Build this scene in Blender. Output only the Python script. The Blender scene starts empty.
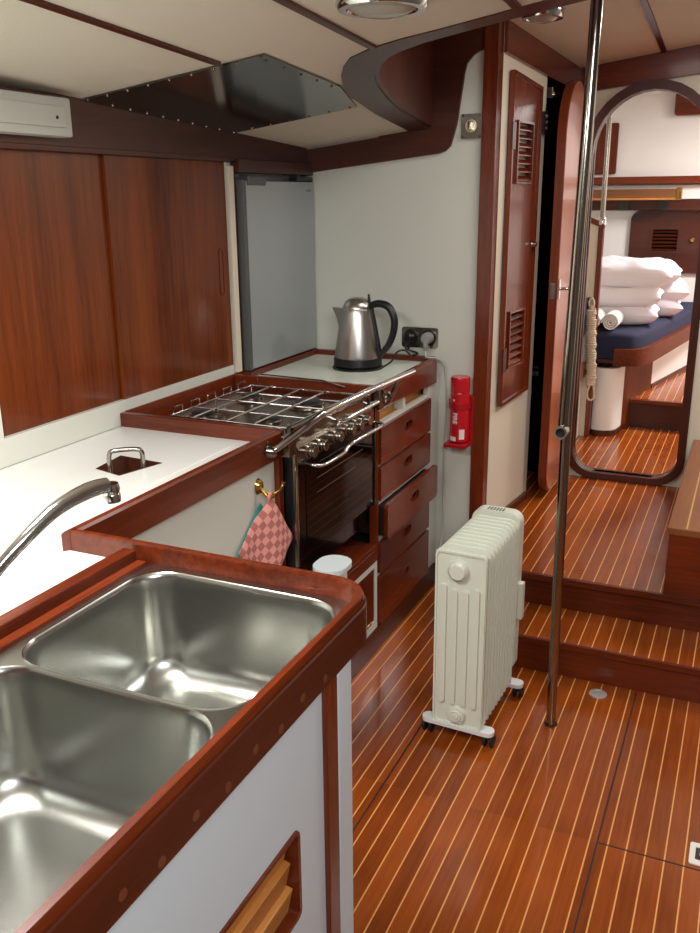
import bpy, bmesh, math, random
from mathutils import Vector, Matrix
from mathutils.geometry import tessellate_polygon
random.seed(7)
PI = math.pi
scn = bpy.context.scene
col = scn.collection
WORLD = {}          # world origin of every unrotated parent

# ------------------------------------------------------------------ materials
def new_mat(name):
    m = bpy.data.materials.new(name); m.use_nodes = True
    nt = m.node_tree; b = nt.nodes['Principled BSDF']
    return m, nt, b
def setp(b, **k):
    for n, v in k.items():
        n = n.replace('_', ' ')
        if n in b.inputs: b.inputs[n].default_value = v
def lin(r, g, b):
    f = lambda c: c/12.92 if c <= .04045 else ((c+.055)/1.055)**2.4
    return (f(r/255), f(g/255), f(b/255), 1)
def plain(name, rgb, rough=.5, metal=0, coat=0, bump=0, bscale=40, var=.0, spec=.5):
    m, nt, b = new_mat(name)
    c = lin(*rgb)
    setp(b, Base_Color=c, Roughness=rough, Metallic=metal, Coat_Weight=coat, Coat_Roughness=.06)
    b.inputs['Specular IOR Level'].default_value = spec
    tc = nt.nodes.new('ShaderNodeTexCoord')
    n = nt.nodes.new('ShaderNodeTexNoise'); n.inputs['Scale'].default_value = bscale; n.inputs['Detail'].default_value = 4
    nt.links.new(tc.outputs['Object'], n.inputs['Vector'])
    if var:
        r = nt.nodes.new('ShaderNodeMix'); r.data_type = 'RGBA'
        nt.links.new(n.outputs['Fac'], r.inputs['Factor'])
        r.inputs['A'].default_value = tuple(x*(1-var) for x in c[:3])+(1,)
        r.inputs['B'].default_value = tuple(min(1, x*(1+var)) for x in c[:3])+(1,)
        nt.links.new(r.outputs['Result'], b.inputs['Base Color'])
    if bump:
        bp = nt.nodes.new('ShaderNodeBump'); bp.inputs['Strength'].default_value = bump; bp.inputs['Distance'].default_value = .002
        nt.links.new(n.outputs['Fac'], bp.inputs['Height']); nt.links.new(bp.outputs['Normal'], b.inputs['Normal'])
    return m
def wood(name, dark, light, axis='z', rough=.27, coat=.15, fine=90, streak=5, spec=.4):
    m, nt, b = new_mat(name)
    setp(b, Roughness=rough, Coat_Weight=coat, Coat_Roughness=.08)
    b.inputs['Specular IOR Level'].default_value = spec
    tc = nt.nodes.new('ShaderNodeTexCoord'); oi = nt.nodes.new('ShaderNodeObjectInfo')
    ad = nt.nodes.new('ShaderNodeVectorMath'); ad.operation = 'ADD'
    sc = nt.nodes.new('ShaderNodeVectorMath'); sc.operation = 'SCALE'; sc.inputs['Scale'].default_value = 13
    cb = nt.nodes.new('ShaderNodeCombineXYZ')
    for i in range(3): nt.links.new(oi.outputs['Random'], cb.inputs[i])
    nt.links.new(cb.outputs[0], sc.inputs[0])
    nt.links.new(tc.outputs['Object'], ad.inputs[0]); nt.links.new(sc.outputs[0], ad.inputs[1])
    mp = nt.nodes.new('ShaderNodeMapping'); s = [1, 1, 1]; s['xyz'.index(axis)] = .06
    mp.inputs['Scale'].default_value = s
    nt.links.new(ad.outputs[0], mp.inputs['Vector'])
    n1 = nt.nodes.new('ShaderNodeTexNoise'); n1.inputs['Scale'].default_value = streak; n1.inputs['Detail'].default_value = 3
    n2 = nt.nodes.new('ShaderNodeTexNoise'); n2.inputs['Scale'].default_value = fine; n2.inputs['Detail'].default_value = 6
    n2.inputs['Roughness'].default_value = .7
    for n in (n1, n2): nt.links.new(mp.outputs[0], n.inputs['Vector'])
    ma = nt.nodes.new('ShaderNodeMath'); ma.operation = 'MULTIPLY_ADD'; ma.inputs[1].default_value = .55
    nt.links.new(n1.outputs['Fac'], ma.inputs[0])
    mb = nt.nodes.new('ShaderNodeMath'); mb.operation = 'MULTIPLY'; mb.inputs[1].default_value = .45
    nt.links.new(n2.outputs['Fac'], mb.inputs[0]); nt.links.new(mb.outputs[0], ma.inputs[2])
    cr = nt.nodes.new('ShaderNodeValToRGB')
    cr.color_ramp.elements[0].position = .36; cr.color_ramp.elements[0].color = lin(*dark)
    cr.color_ramp.elements[1].position = .64; cr.color_ramp.elements[1].color = lin(*light)
    nt.links.new(ma.outputs[0], cr.inputs[0]); nt.links.new(cr.outputs[0], b.inputs['Base Color'])
    bp = nt.nodes.new('ShaderNodeBump'); bp.inputs['Strength'].default_value = .05; bp.inputs['Distance'].default_value = .001
    nt.links.new(n2.outputs['Fac'], bp.inputs['Height']); nt.links.new(bp.outputs['Normal'], b.inputs['Normal'])
    return m
DK, LT = (72, 25, 9), (124, 50, 21)
MAH = {a: wood('mahogany_'+a, DK, LT, a) for a in 'xyz'}
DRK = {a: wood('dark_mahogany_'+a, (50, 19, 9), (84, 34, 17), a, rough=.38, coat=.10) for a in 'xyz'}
DOORW = wood('sliding_door_veneer', (84, 34, 12), (128, 60, 25), 'z', rough=.2, coat=.1, fine=60, streak=9, spec=.28)
SATIN = {a: wood('satin_mahogany_'+a, (74, 30, 13), (118, 56, 26), a, rough=.5, coat=0, spec=.15) for a in 'xyz'}
TEAK = wood('bare_teak', (166, 100, 42), (206, 142, 74), 'y', rough=.45, coat=.1)
PINKW = wood('daylit_door_face', (150, 72, 42), (182, 100, 66), 'z', rough=.3, coat=.3)

def floor_mat(name, x_phase, pitch=.0432, d=(104, 42, 9), l=(170, 82, 24)):
    """varnished sole: wide dark planks with narrow pale strips let in, running fore and aft"""
    m, nt, b = new_mat(name)
    setp(b, Roughness=.22, Coat_Weight=.2, Coat_Roughness=.09)
    b.inputs['Specular IOR Level'].default_value = .3
    N = nt.nodes.new; L = nt.links.new
    def math_(op, a=None, v=None, c=None):
        n = N('ShaderNodeMath'); n.operation = op
        if a is not None: L(a, n.inputs[0])
        if v is not None:
            if hasattr(v, 'links'): L(v, n.inputs[1])
            else: n.inputs[1].default_value = v
        if c is not None:
            if hasattr(c, 'links'): L(c, n.inputs[2])
            else: n.inputs[2].default_value = c
        return n.outputs[0]
    tc = N('ShaderNodeTexCoord'); sp = N('ShaderNodeSeparateXYZ'); L(tc.outputs['Object'], sp.inputs[0])
    u = math_('DIVIDE', math_('ADD', sp.outputs['X'], x_phase), pitch)
    fr = math_('FRACT', u); idx = math_('FLOOR', u)
    line = math_('LESS_THAN', fr, .08)
    # plank id: also shifts along Y so colour changes board by board
    wn = N('ShaderNodeTexWhiteNoise'); wn.noise_dimensions = '2D'
    cb = N('ShaderNodeCombineXYZ'); L(idx, cb.inputs[0])
    L(math_('GREATER_THAN', sp.outputs['Y'], 1.855), cb.inputs[1])
    L(cb.outputs[0], wn.inputs['Vector'])
    mp = N('ShaderNodeMapping'); mp.inputs['Scale'].default_value = (1, .05, 1); L(tc.outputs['Object'], mp.inputs['Vector'])
    n2 = N('ShaderNodeTexNoise'); n2.inputs['Scale'].default_value = 110; n2.inputs['Detail'].default_value = 5; L(mp.outputs[0], n2.inputs['Vector'])
    n3 = N('ShaderNodeTexNoise'); n3.inputs['Scale'].default_value = 5; n3.inputs['Detail'].default_value = 3; L(tc.outputs['Object'], n3.inputs['Vector'])
    fac = math_('ADD', math_('MULTIPLY', wn.outputs['Value'], .28), math_('MULTIPLY', n2.outputs['Fac'], .4))
    fac = math_('ADD', fac, math_('MULTIPLY', n3.outputs['Fac'], .38))
    cr = N('ShaderNodeValToRGB'); e = cr.color_ramp.elements
    e[0].position = .25; e[0].color = lin(*d); e[1].position = .85; e[1].color = lin(*l)
    L(fac, cr.inputs[0])
    mx = N('ShaderNodeMix'); mx.data_type = 'RGBA'; L(line, mx.inputs['Factor']); L(cr.outputs[0], mx.inputs['A'])
    mx.inputs['B'].default_value = lin(228, 162, 92)
    # fine worn scratches and scuffs
    vo = N('ShaderNodeTexNoise'); vo.inputs['Scale'].default_value = 38; vo.inputs['Detail'].default_value = 8; vo.inputs['Roughness'].default_value = .75
    L(tc.outputs['Object'], vo.inputs['Vector'])
    sc = math_('GREATER_THAN', vo.outputs['Fac'], .70)
    m2 = N('ShaderNodeMix'); m2.data_type = 'RGBA'; L(math_('MULTIPLY', sc, .35), m2.inputs['Factor'])
    L(mx.outputs['Result'], m2.inputs['A']); m2.inputs['B'].default_value = lin(90, 42, 22)
    L(m2.outputs['Result'], b.inputs['Base Color'])
    rr_ = N('ShaderNodeMapRange'); rr_.inputs['To Min'].default_value = .14; rr_.inputs['To Max'].default_value = .32
    L(n3.outputs['Fac'], rr_.inputs['Value']); L(rr_.outputs[0], b.inputs['Roughness'])
    return m
SOLE = floor_mat('striped_sole', .0015+.0432*40)

CEIL = plain('ceiling_vinyl', (222, 216, 200), .75, bump=.35, bscale=220, var=.02)
WHITEW = plain('white_laminate', (214, 214, 202), .32, var=.01, bscale=3)
GREYW = plain('pale_grey_laminate', (202, 212, 216), .38, var=.01, bscale=3)
TOPW = plain('white_worktop', (232, 233, 228), .22, var=.01, bscale=5)
CREAM = plain('cream_paint', (226, 214, 192), .45, var=.02, bscale=4)
WHITEP = plain('white_paint', (232, 230, 224), .5, var=.01, bscale=4)
BLACK = plain('black_bore_shade', (14, 13, 13), .5)
BLKGL = plain('black_enamel', (9, 9, 10), .10, spec=.18)
VOID = plain('black_recess_shade', (8, 8, 8), .9, spec=.05)
BLKP = plain('black_plastic', (20, 21, 23), .35)
RUB = plain('black_rubber', (16, 17, 19), .6)
CHROME = plain('chrome', (205, 205, 205), .12, metal=1)
TUBE = plain('polished_tube', (160, 154, 144), .17, metal=1)
HOBST = plain('worn_hob_steel', (150, 140, 128), .25, metal=1, bump=.1)
BRASS = plain('brass', (190, 150, 78), .22, metal=1)
SHEET = plain('dull_mirror_sheet', (112, 112, 106), .13, metal=1, bump=.04, bscale=3)
FRIDGE = plain('fridge_silver', (168, 172, 172), .36, metal=.35, var=.015, bscale=30)
FRDARK = plain('fridge_trim', (96, 98, 98), .4, metal=.4)
RADW = plain('radiator_enamel', (222, 225, 208), .32, coat=.2)
PLW = plain('white_plastic', (228, 229, 226), .35)
OLDP = plain('aged_white_plastic', (196, 196, 186), .4, var=.03, bscale=12)
GLASSL = plain('frosted_lens', (176, 172, 160), .25, coat=.5)
RED = plain('red_enamel', (196, 22, 34), .25, coat=.4)
REDP = plain('red_plastic', (172, 14, 26), .35)
INKW = plain('white_ink', (236, 224, 220), .5)
GREYP = plain('grey_plastic', (150, 148, 142), .4)
NAVY = plain('navy_fabric', (26, 30, 60), .85, bump=.3, bscale=300)
PINKP = plain('magenta_piping', (196, 40, 110), .7)
LINEN = plain('white_bed_linen', (236, 230, 234), .85, bump=.25, bscale=30)
TERRY = plain('white_terry', (240, 236, 232), .95, bump=.8, bscale=260)
ROPE = plain('natural_rope', (206, 192, 164), .8, bump=.5, bscale=200)
TEAL = plain('teal_cloth', (60, 150, 142), .85, bump=.3, bscale=200)
SEAM_SHADE = plain('dark_joint_and_shade', (30, 13, 8), .6)
PLUGM = plain('wood_plug', (104, 56, 34), .4)
BOARD = plain('pale_board', (206, 216, 216), .4)
PALECORD = plain('pale_cord', (190, 186, 172), .5)
ICEINK = plain('grey_print', (120, 122, 118), .5)

STEEL = plain('brushed_sink_steel', (178, 178, 172), .26, metal=1)
def brushed():
    m, nt, b = new_mat('brushed_kettle_steel')
    setp(b, Base_Color=lin(190, 184, 176), Metallic=1.0, Roughness=.28)
    b.inputs['Anisotropic'].default_value = .6
    return m
KETST = brushed()
def weave(name, rgb1, rgb2, scale):
    m, nt, b = new_mat(name); setp(b, Roughness=.9)
    tc = nt.nodes.new('ShaderNodeTexCoord')
    mp = nt.nodes.new('ShaderNodeMapping'); mp.inputs['Rotation'].default_value = (0, 0, .0); mp.inputs['Scale'].default_value = (1, 1, 1)
    nt.links.new(tc.outputs['UV'], mp.inputs['Vector'])
    ck = nt.nodes.new('ShaderNodeTexChecker'); ck.inputs['Scale'].default_value = scale
    ck.inputs['Color1'].default_value = lin(*rgb1); ck.inputs['Color2'].default_value = lin(*rgb2)
    nt.links.new(mp.outputs[0], ck.inputs['Vector']); nt.links.new(ck.outputs['Color'], b.inputs['Base Color'])
    return m
MITT = weave('pink_basket_weave', (232, 158, 146), (184, 112, 104), 9)

# ------------------------------------------------------------------ mesh builder
class MB:
    def __init__(s): s.bm = bmesh.new(); s.keep = False
    def box(s, x0, x1, y0, y1, z0, z1, bev=0.0, seg=2):
        vs = [s.bm.verts.new((x, y, z)) for x in (x0, x1) for y in (y0, y1) for z in (z0, z1)]
        fs = []
        for q in ((0, 1, 3, 2), (4, 6, 7, 5), (0, 4, 5, 1), (2, 3, 7, 6), (0, 2, 6, 4), (1, 5, 7, 3)):
            fs.append(s.bm.faces.new([vs[i] for i in q]))
        if bev:
            es = list({e for f in fs for e in f.edges})
            bmesh.ops.bevel(s.bm, geom=es, offset=bev, segments=seg, affect='EDGES', profile=.5)
        return s
    def prism(s, loops, f):
        """loops: outer outline and holes, 2D; f(u,v,k) -> xyz, k = 0 or 1 for the two sides"""
        L = [[Vector((u, v, 0)) for u, v in lp] for lp in loops]
        tri = tessellate_polygon(L)
        flat = [p for lp in L for p in lp]
        A = [s.bm.verts.new(f(p.x, p.y, 0)) for p in flat]; B = [s.bm.verts.new(f(p.x, p.y, 1)) for p in flat]
        for t in tri:
            try: s.bm.faces.new([A[i] for i in t]); s.bm.faces.new([B[i] for i in reversed(t)])
            except ValueError: pass
        k = 0
        for lp in L:
            n = len(lp)
            for i in range(n):
                a, b = k+i, k+(i+1) % n
                s.bm.faces.new((A[a], A[b], B[b], B[a]))
            k += n
        return s
    def px(s, loops, x0, x1): return s.prism(loops, lambda u, v, k: (x1 if k else x0, u, v))
    def py(s, loops, y0, y1): return s.prism(loops, lambda u, v, k: (u, y1 if k else y0, v))
    def pz(s, loops, z0, z1): return s.prism(loops, lambda u, v, k: (u, v, z1 if k else z0))
    def tube(s, pts, r, n=12, smooth=0, closed=False, cap=True):
        P = [Vector(p) for p in pts]
        R = list(r) if hasattr(r, '__len__') else [r]*len(P)
        if smooth:
            Q, RR = [], []
            m = len(P); rng = range(m if closed else m-1)
            for i in rng:
                p0 = P[i-1] if (i > 0 or closed) else P[i]; p1 = P[i]; p2 = P[(i+1) % m]
                p3 = P[(i+2) % m] if (closed or i+2 < m) else p2
                for k in range(smooth):
                    t = k/smooth
                    Q.append(.5*((2*p1)+(-p0+p2)*t+(2*p0-5*p1+4*p2-p3)*t*t+(-p0+3*p1-3*p2+p3)*t**3))
                    RR.append(R[i]*(1-t)+R[(i+1) % m]*t)
            if not closed: Q.append(P[-1]); RR.append(R[-1])
            P, R = Q, RR
        m = len(P); rings = []; up = None
        for i in range(m):
            if closed: t = P[(i+1) % m]-P[i-1]
            else: t = P[min(i+1, m-1)]-P[max(i-1, 0)]
            t.normalize()
            if up is None:
                up = t.orthogonal().normalized()
            else:
                up = (up-t*up.dot(t)); up = up.normalized() if up.length > 1e-6 else t.orthogonal().normalized()
            w = t.cross(up)
            rings.append([s.bm.verts.new(P[i]+(up*math.cos(2*PI*k/n)+w*math.sin(2*PI*k/n))*R[i]) for k in range(n)])
        for i in range(m if closed else m-1):
            a, b = rings[i], rings[(i+1) % m]
            for k in range(n): s.bm.faces.new((a[k], a[(k+1) % n], b[(k+1) % n], b[k]))
        if cap and not closed:
            s.bm.faces.new(list(reversed(rings[0]))); s.bm.faces.new(rings[-1])
        return s
    def lathe(s, prof, c=(0, 0, 0), axis='z', n=28, sx=1, sy=1):
        """prof: (radius, height) pairs"""
        rings = []
        for r, h in prof:
            ring = []
            for k in range(n if r > 1e-6 else 1):
                a = 2*PI*k/n; u, v = r*math.cos(a)*sx, r*math.sin(a)*sy
                p = {'z': (u, v, h), 'x': (h, u, v), 'y': (u, h, v)}[axis]
                ring.append(s.bm.verts.new((c[0]+p[0], c[1]+p[1], c[2]+p[2])))
            rings.append(ring)
        for a, b in zip(rings, rings[1:]):
            for k in range(n):
                q = [a[k % len(a)], a[(k+1) % len(a)], b[(k+1) % len(b)], b[k % len(b)]]
                q = list(dict.fromkeys(q))
                if len(q) > 2:
                    try: s.bm.faces.new(q)
                    except ValueError: pass
        for ring in (rings[0], rings[-1]):
            if len(ring) > 2:
                try: s.bm.faces.new(ring)
                except ValueError: pass
        return s
    def ribbon(s, path, th, z0, z1, side=1):
        """a board on edge that follows a plan path; th = thickness to its right"""
        P = [Vector((x, y, 0)) for x, y in path]; off = []
        for i in range(len(P)):
            t = (P[min(i+1, len(P)-1)]-P[max(i-1, 0)]).normalized()
            off.append(P[i]+Vector((t.y, -t.x, 0))*th*side)
        zf = lambda z, p: z(p.x, p.y) if callable(z) else z
        rows = [[s.bm.verts.new((p.x, p.y, zf(z, p))) for p in L] for L, z in ((P, z0), (P, z1), (off, z1), (off, z0))]
        for i in range(len(P)-1):
            for k in range(4):
                a, b = rows[k], rows[(k+1) % 4]
                s.bm.faces.new((a[i], a[i+1], b[i+1], b[i]))
        for i in (0, len(P)-1): s.bm.faces.new([r[i] for r in rows])
        return s
    def rot(s, mat, pivot=(0, 0, 0)):
        p = Vector(pivot)
        for v in s.bm.verts: v.co = mat @ (v.co-p)+p
        return s
    def build(s, name, mat, parent=None, label=None, kind=None, sub=0, local=False, origin=True, flat=False):
        bm = s.bm
        bmesh.ops.remove_doubles(bm, verts=bm.verts, dist=1e-6)
        bmesh.ops.recalc_face_normals(bm, faces=bm.faces)
        for f in bm.faces: f.smooth = not flat
        for e in bm.edges:
            if len(e.link_faces) == 2 and e.calc_face_angle(0) > math.radians(38): e.smooth = False
        c = Vector((0, 0, 0))
        if origin:
            lo = Vector([min(v.co[i] for v in bm.verts) for i in range(3)]); hi = Vector([max(v.co[i] for v in bm.verts) for i in range(3)])
            c = (lo+hi)/2
            if not parent: c.z = lo.z
            for v in bm.verts: v.co -= c
        me = bpy.data.meshes.new(name); bm.to_mesh(me); bm.free()
        me.materials.append(mat)
        o = bpy.data.objects.new(name, me); col.objects.link(o)
        if local:
            o.location = c - (WORLD.get(parent.name+'#l', Vector()) if parent else Vector())
            WORLD[o.name+'#l'] = c
        else:
            o.location = c - (WORLD[parent.name] if parent else Vector())
            WORLD[o.name] = c
        if parent: o.parent = parent
        if label: o['label'] = label
        if kind: o['kind'] = kind
        if not flat and not sub:
            wm = o.modifiers.new('weighted', 'WEIGHTED_NORMAL'); wm.keep_sharp = True; wm.weight = 80
        if sub:
            md = o.modifiers.new('sub', 'SUBSURF'); md.levels = sub; md.render_levels = sub
        return o

def thing(name, loc, label, cat, group=None, rz=0):
    o = bpy.data.objects.new(name, None); col.objects.link(o); o.empty_display_size = .05
    o.location = loc; o.rotation_euler = (0, 0, rz); WORLD[o.name] = Vector(loc)
    return tag(o, label, cat, group)
def tag(o, label, cat, group=None, kind=None):
    o['label'] = label; o['category'] = cat
    if group: o['group'] = group
    if kind: o['kind'] = kind
    return o
def rr(u0, u1, v0, v1, r, n=6):
    out = []
    rs = r if hasattr(r, '__len__') else (r,)*4        # corners: (u1,v1), (u0,v1), (u0,v0), (u1,v0)
    for (cu, cv, a0, q) in ((u1, v1, 0, rs[0]), (u0, v1, 90, rs[1]), (u0, v0, 180, rs[2]), (u1, v0, 270, rs[3])):
        du = -1 if cu == u1 else 1; dv = -1 if cv == v1 else 1
        if q <= 0: out.append((cu, cv)); continue
        for k in range(n+1):
            a = math.radians(a0+90*k/n)
            out.append((cu+du*q+q*math.cos(a), cv+dv*q+q*math.sin(a)))
    return out
def circ(cu, cv, r, n=20, sv=1): return [(cu+r*math.cos(2*PI*k/n), cv+r*sv*math.sin(2*PI*k/n)) for k in range(n)]
def rect(u0, u1, v0, v1): return [(u0, v0), (u1, v0), (u1, v1), (u0, v1)]
def struct(name, mb, mat, **k): return mb.build(name, mat, kind='structure', **k)
def text_mesh(name, s, size, mat, M, parent, depth=.0005, bold=0):
    cu = bpy.data.curves.new('t', 'FONT'); cu.body = s; cu.size = size; cu.extrude = depth; cu.align_x = 'CENTER'; cu.align_y = 'CENTER'
    cu.offset = bold
    t = bpy.data.objects.new('t', cu); col.objects.link(t)
    bpy.context.view_layer.update()
    me = bpy.data.meshes.new_from_object(t.evaluated_get(bpy.context.evaluated_depsgraph_get()))
    bpy.data.objects.remove(t)
    bm = bmesh.new(); bm.from_mesh(me); bpy.data.meshes.remove(me)
    for v in bm.verts: v.co = M @ v.co
    mb = MB(); mb.bm.free(); mb.bm = bm
    return mb.build(name, mat, parent, flat=True)

# ------------------------------------------------------------------ camera
cam = bpy.data.cameras.new('camera'); co = bpy.data.objects.new('camera', cam); col.objects.link(co)
R = Matrix(((0.911, -0.113, 0.397), (0.412, 0.270, -0.870), (-0.009, 0.956, 0.293)))
vx = Vector((417, 273.5, -880)).normalized()          # fore-and-aft direction seen by the camera
vz = -Vector((27, -2872.5, -880)); vz = (vz-vz.dot(vx)*vx).normalized(); vr = vx.cross(vz)
R = Matrix((vr, vx, vz))
co.matrix_world = Matrix.Translation((0, 0, 1.5)) @ R.to_4x4()
cam.sensor_fit = 'HORIZONTAL'; cam.sensor_width = 36; cam.lens = 880*36/700; cam.clip_start = .02
scn.camera = co

# ------------------------------------------------------------------ the shell
ceil_z = lambda x, y: 1.672+.115*(x+1.6)+.053*(3.17-y)          # low ceiling over the galley
roof_z = lambda x, y: 2.0+.126*(x+.76)-.086*(y-4.02)            # raised part over the passage
RIM = [(1.2, 1.86), (.3, 1.87), (-.1, 1.89), (-.417, 1.925), (-.543, 1.945), (-.677, 1.966), (-.769, 1.975), (-.848, 1.995), (-.918, 2.036), (-.965, 2.10),
       (-1.008, 2.18), (-1.052, 2.285), (-1.094, 2.434), (-1.14, 2.713), (-1.181, 3.13)]
RIN = [(1.2, 1.93), (.3, 1.94), (-.1, 1.96), (-.417, 1.99), (-.543, 2.005), (-.66, 2.024), (-.735, 2.038), (-.80, 2.065), (-.858, 2.105), (-.905, 2.165),
       (-.945, 2.245), (-.985, 2.36), (-1.02, 2.50), (-1.065, 2.73), (-1.11, 3.13)]
m = MB(); low = [(-1.63, 3.13), (-1.63, -.7), (1.2, -.7)]+RIM
m.prism([low], lambda u, v, k: (u, v, ceil_z(u, v)+.03*k)); struct('ceiling', m, CEIL, origin=False)
m = MB(); m.prism([[(-1.35, 1.8), (1.2, 1.8), (1.2, 4.05), (-1.35, 4.05)]], lambda u, v, k: (u, v, roof_z(u, v)+.03*k)); struct('ceiling', m, CEIL, origin=False)
m = MB(); m.prism([[(-1.7, 4.05), (1.3, 4.05), (1.3, 6.55), (-1.7, 6.55)]], lambda u, v, k: (u, v, 2.14+.11*(u+.6)-.02*(v-6.5)+.03*k)); struct('ceiling', m, WHITEP, origin=False)
# curved wooden rim of the raised part, and the curved upstand inside it
m = MB(); m.prism([RIM+RIN[::-1]], lambda u, v, k: (u, v, ceil_z(u, v)-.003+.03*k)); struct('trim_1', m, DRK['y'])
m = MB(); m.ribbon(RIN, .012, lambda x, y: ceil_z(x, y)+.002, lambda x, y: roof_z(x, y)+.005, side=1); struct('trim_2', m, DRK['z'])
# battens on the ceiling
for i, (x, y1, y0) in enumerate(((-1.16, 1.848, -.6), (-.84, 1.99, -.6), (-.5, 1.93, -.6))):
    m = MB(); m.prism([rect(x-.008, x+.008, y0, y1)], lambda u, v, k: (u, v, ceil_z(u, v)-.006+.01*k)); struct('trim_3', m, DRK['y'])
m = MB(); m.prism([rect(-.445, -.425, 2.02, 4.0)], lambda u, v, k: (u, v, roof_z(u, v)-.006+.01*k)); struct('trim_4', m, DRK['y'])
# left wall, right wall, aft wall
struct('wall_left', MB().box(-1.68, -1.635, -.7, 3.14, -.05, 1.8), WHITEW)
struct('wall_right', MB().box(1.2, 1.25, -.7, 4.05, -.05, 2.5), plain('grey_wall_lining', (118, 114, 110), .8))
struct('wall_aft', MB().box(-1.68, 1.25, -.75, -.7, -.05, 2.3), MAH['z'])
# sole and steps
m = MB(); m.box(-1.12, 1.2, -.7, 3.14, -.04, 0); struct('floor', m, SOLE, origin=False)
m = MB()
m.box(-.199, -.195, -.7, 2.59, -.002, .0006); m.box(-.195, 1.2, 1.853, 1.857, -.002, .0006); m.box(-.757, -.753, -.7, 2.59, -.002, .0006)
struct('trim_5', m, SEAM_SHADE)
m = MB(); m.box(-.80, 1.2, 2.592, 2.85, .10, .12, .004); struct('floor', m, SOLE, origin=False)
struct('trim_6', MB().box(-.795, 1.2, 2.60, 2.62, 0, .10), MAH['x'])
struct('trim_6', MB().box(-.802, 1.2, 2.588, 2.602, .098, .1212, .003), MAH['x'])
struct('trim_6', MB().box(-.862, 1.2, 2.824, 2.842, .218, .2408, .003), MAH['x'])
m = MB(); m.box(-.86, 1.2, 2.84, 4.05, .22, .24, .003); m.box(-1.12, -.855, 3.63, 4.05, .22, .24); struct('floor', m, SOLE, origin=False)
struct('trim_6', MB().box(-.855, 1.2, 2.85, 2.87, .0, .22), MAH['x'])
m = MB(); m.box(-1.5, 1.2, 4.05, 5.06, .20, .24); struct('floor', m, SOLE, origin=False)
m = MB(); m.box(-1.5, 1.2, 5.045, 6.5, .385, .40); struct('floor', m, SOLE, origin=False)
struct('trim_6', MB().box(-1.5, 1.2, 5.055, 5.07, .24, .385), DRK['x'])
struct('trim_6', MB().box(-.56, 1.2, 5.03, 5.065, .383, .405, .004), MAH['x'])

# bulkhead behind the galley
m = MB(); m.box(-1.63, -.915, 3.14, 3.17, 0, 2.25); struct('wall_forward', m, WHITEW)
m = MB()
m.py([[(-1.62, 1.585), (-1.07, 1.644), (-1.045, 1.652), (-1.028, 1.668), (-1.007, 1.738), (-.984, 1.90), (-.976, 1.930), (-.953, 1.955), (-.930, 1.967), (-.908, 1.973), (-.908, 2.3), (-1.30, 2.3),
       (-1.30, 1.705), (-1.62, 1.668)]], 3.128, 3.14); struct('trim_7', m, DRK['x'])
m = MB(); m.box(-.915, -.862, 3.115, 3.175, .02, 2.10, .004); struct('trim_8', m, MAH['z'])

# slanted passage wall with the locker
wa, wb = Vector((-.862, 3.175, 0)), Vector((-.812, 3.63, 0))
wd = (wb-wa).normalized(); wn = Vector((wd.y, -wd.x, 0))       # wn points into the passage
def W(u, v, d): p = wa+wd*u+wn*d; return (p.x, p.y, v)
WL = (wb-wa).length
m = MB(); m.prism([rect(-.0, WL, .2, 2.15)], lambda u, v, k: W(u, v, -.02*k)); struct('wall_passage', m, CREAM)
m = MB(); m.prism([[(-.0, 1.962), (0, 2.12), (.86, 2.02), (.86, 1.908), (.45, 1.93)]], lambda u, v, k: W(u, v, .012-.012*k)); struct('trim_9', m, MAH['y'])
m = MB(); m.prism([rect(.0, WL-.02, .24, .27)], lambda u, v, k: W(u, v, .012-.012*k)); struct('baseboard_passage', m, MAH['y'])
# recess between locker wall and the next bulkhead, its shade painted as black walls
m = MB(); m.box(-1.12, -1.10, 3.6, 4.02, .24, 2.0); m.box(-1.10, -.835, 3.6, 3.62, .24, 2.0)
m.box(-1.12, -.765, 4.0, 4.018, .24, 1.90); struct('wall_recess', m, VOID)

# bulkhead with the arched doorway
def arch(hw, cx, z0, z1, rb, n=16, top=None):
    """closed outline: half-round head, small rounded foot"""
    zc = z1-hw*1.03; out = []
    for k in range(n+1):
        a = PI*k/n; out.append((cx+hw*math.cos(a), zc+hw*1.03*math.sin(a)))
    for k in range(7):
        a = PI+PI/2*k/6; out.append((cx-hw+rb+rb*math.cos(a), z0+rb+rb*math.sin(a)))
    for k in range(7):
        a = 1.5*PI+PI/2*k/6; out.append((cx+hw-rb+rb*math.cos(a), z0+rb+rb*math.sin(a)))
    return out
AC = -.459
hole = arch(.228, AC, .272, 1.905, .10)
m = MB(); m.py([[(-1.6, .2), (1.2, .2), (1.2, 2.4), (-1.6, 2.4)], hole], 4.02, 4.05); struct('wall_forward', m, CREAM)
ring = arch(.262, AC, .243, 1.942, .125)
m = MB(); m.py([ring, hole], 3.995, 4.07); struct('door_1', m, DRK['z'])
m = MB(); m.prism([[(-1.1, 1.86), (-.72, 1.909), (-.295, 1.953), (.5, 2.0), (1.2, 2.03), (1.2, 2.25), (-.3, 2.06), (-.76, 2.0), (-1.1, 1.96)]], lambda u, v, k: (u, 4.005+.015*k, v)); struct('trim_10', m, MAH['x'])

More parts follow.
